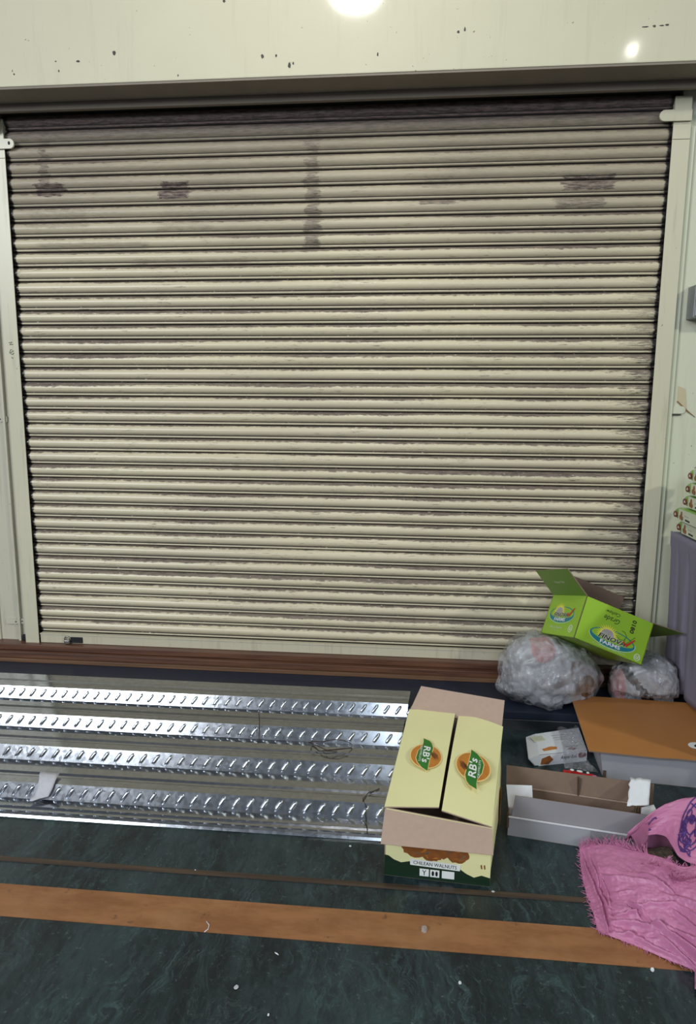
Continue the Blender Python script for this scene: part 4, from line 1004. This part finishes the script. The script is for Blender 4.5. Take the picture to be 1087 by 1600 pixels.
# frayed threads along the edges
mb = MB(); rnd = random.Random(4)
def fray(edge, n_, out, L, up_=0.0):
    for i in range(n_):
        p = cat(edge, rnd.random()); d = Vector(out)+Vector((rnd.uniform(-.6, .6), rnd.uniform(-.6, .6), rnd.uniform(-.1, .5)+up_)); d.normalize()
        l = L*rnd.uniform(.3, 1.2); c_ = Vector((rnd.uniform(-1, 1), rnd.uniform(-1, 1), 0))*l*.5
        pts = [p, p+d*l*.5+c_*.3, p+d*l+c_]
        for q in pts: q.z = max(q.z, ZF+.003)
        mb.tube(pts, [.0010, .0009, .0006], 3)
left = [r[0] for r in (lip_f, row_1, row_2, row_3, bot_f)]
fray(left, 80, (-1, -.1, 0), .013); fray(bot_f[:8], 80, (-.2, -1, 0), .012); fray(lip_f[:5], 220, (-.2, .6, .4), .026, .3); fray(lip_f[5:8], 45, (.1, .0, .5), .014, .2)
mid_edge = P3([(1045,1372,.115),(1060,1375,.12),(1087,1372,.135)]); fray(mid_edge, 150, (.1, -.3, .5), .024, .2)
mid2 = P3([(1000,1350,.105),(1030,1352,.115),(1060,1366,.125)]); fray(mid2, 60, (-.2, -.5, .3), .03, .2)
mb.build('frayed_threads', M['pinkthread'], ps)['kind'] = 'stuff'
# lower fold of the sack hanging at the frame edge
g = [[at(1085+j*14, 1505+i*8, z=ZF+.012+.01*nz((i*.6, j*.7, 5))+.02*(j/6)) for j in range(7)] for i in range(6)]
solidify(MB().grid(g, flip=True).build('loose_end', M['pink'], ps, True), .0012)

# ------------------------------------------------------------------ litter on the floor
def bit(px, py, w, d, h, mat, label, cat_, z=ZF, seed=1, rot=0, nm='paper_scrap', group=None):
    c = at(px, py, z=z); rnd = random.Random(seed); n_ = 7; P = []
    for i in range(n_):
        t = 2*pi*i/n_; r = rnd.uniform(.75, 1.1); x, y = w/2*r*cos(t), d/2*r*sin(t); P.append(Vector((x*cos(rot)-y*sin(rot), x*sin(rot)+y*cos(rot), 0)))
    mb = MB(); vs = P+[p*.75+Vector((0, 0, h*rnd.uniform(.6, 1))) for p in P]
    mb.add(vs, [tuple(range(n_-1, -1, -1)), tuple(range(n_, 2*n_))]+[(i, (i+1) % n_, (i+1) % n_+n_, i+n_) for i in range(n_)])
    o = mb.build(nm, mat); o.location = c+Vector((0, 0, .0018 if z == ZF else 0)); return tag(o, label, cat_, group)
bit(663, 1454, .022, .032, .010, M['chipwood'], 'small pale cardboard chip on the orange strip below the yellow carton', 'scrap', seed=3, nm='cardboard_chip')
bit(1019, 1517, .011, .012, .006, M['white'], 'white crumb at the lower edge of the orange strip near the pink sack', 'crumb', seed=5, nm='crumb')
bit(718, 1537, .010, .010, .004, M['white'], 'white crumb alone on the marble below the cardboard chip', 'crumb', seed=6, nm='crumb')
bit(547, 1323, .010, .007, .003, M['white'], 'white crumb beside the lower left edge of the yellow carton', 'crumb', seed=8, nm='crumb')
bit(432, 1491, .018, .004, .002, M['white'], 'white sliver on the marble below the middle of the orange strip', 'crumb', seed=9, rot=-.5, nm='crumb')
bit(369, 1543, .014, .016, .002, M['tissue'], 'pale grey fleck low on the marble, left of centre', 'crumb', seed=10, nm='crumb')
bit(770, 1395, .016, .009, .004, M['tissue'], 'grey crumb on the dark thin bar under the yellow carton', 'crumb', seed=11, nm='crumb')
bit(419, 1587, .007, .008, .003, M['white'], 'white speck at the bottom of the photo on the marble', 'crumb', seed=12, nm='crumb')
bit(305, 1361, .008, .006, .003, M['white'], 'white speck just above the thin dark bar, left of centre', 'crumb', seed=13, nm='crumb')
mb = MB(); c = at(323, 1449, z=ZF+.003); mb.tube([c+Vector((-.008, .022, 0)), c+Vector((.004, .010, 0)), c+Vector((.006, -.006, 0)), c+Vector((-.002, -.018, 0))], .0014, 5)
tag(mb.build('thread', M['white'], None, True), 'short curved white thread on the orange strip', 'thread')
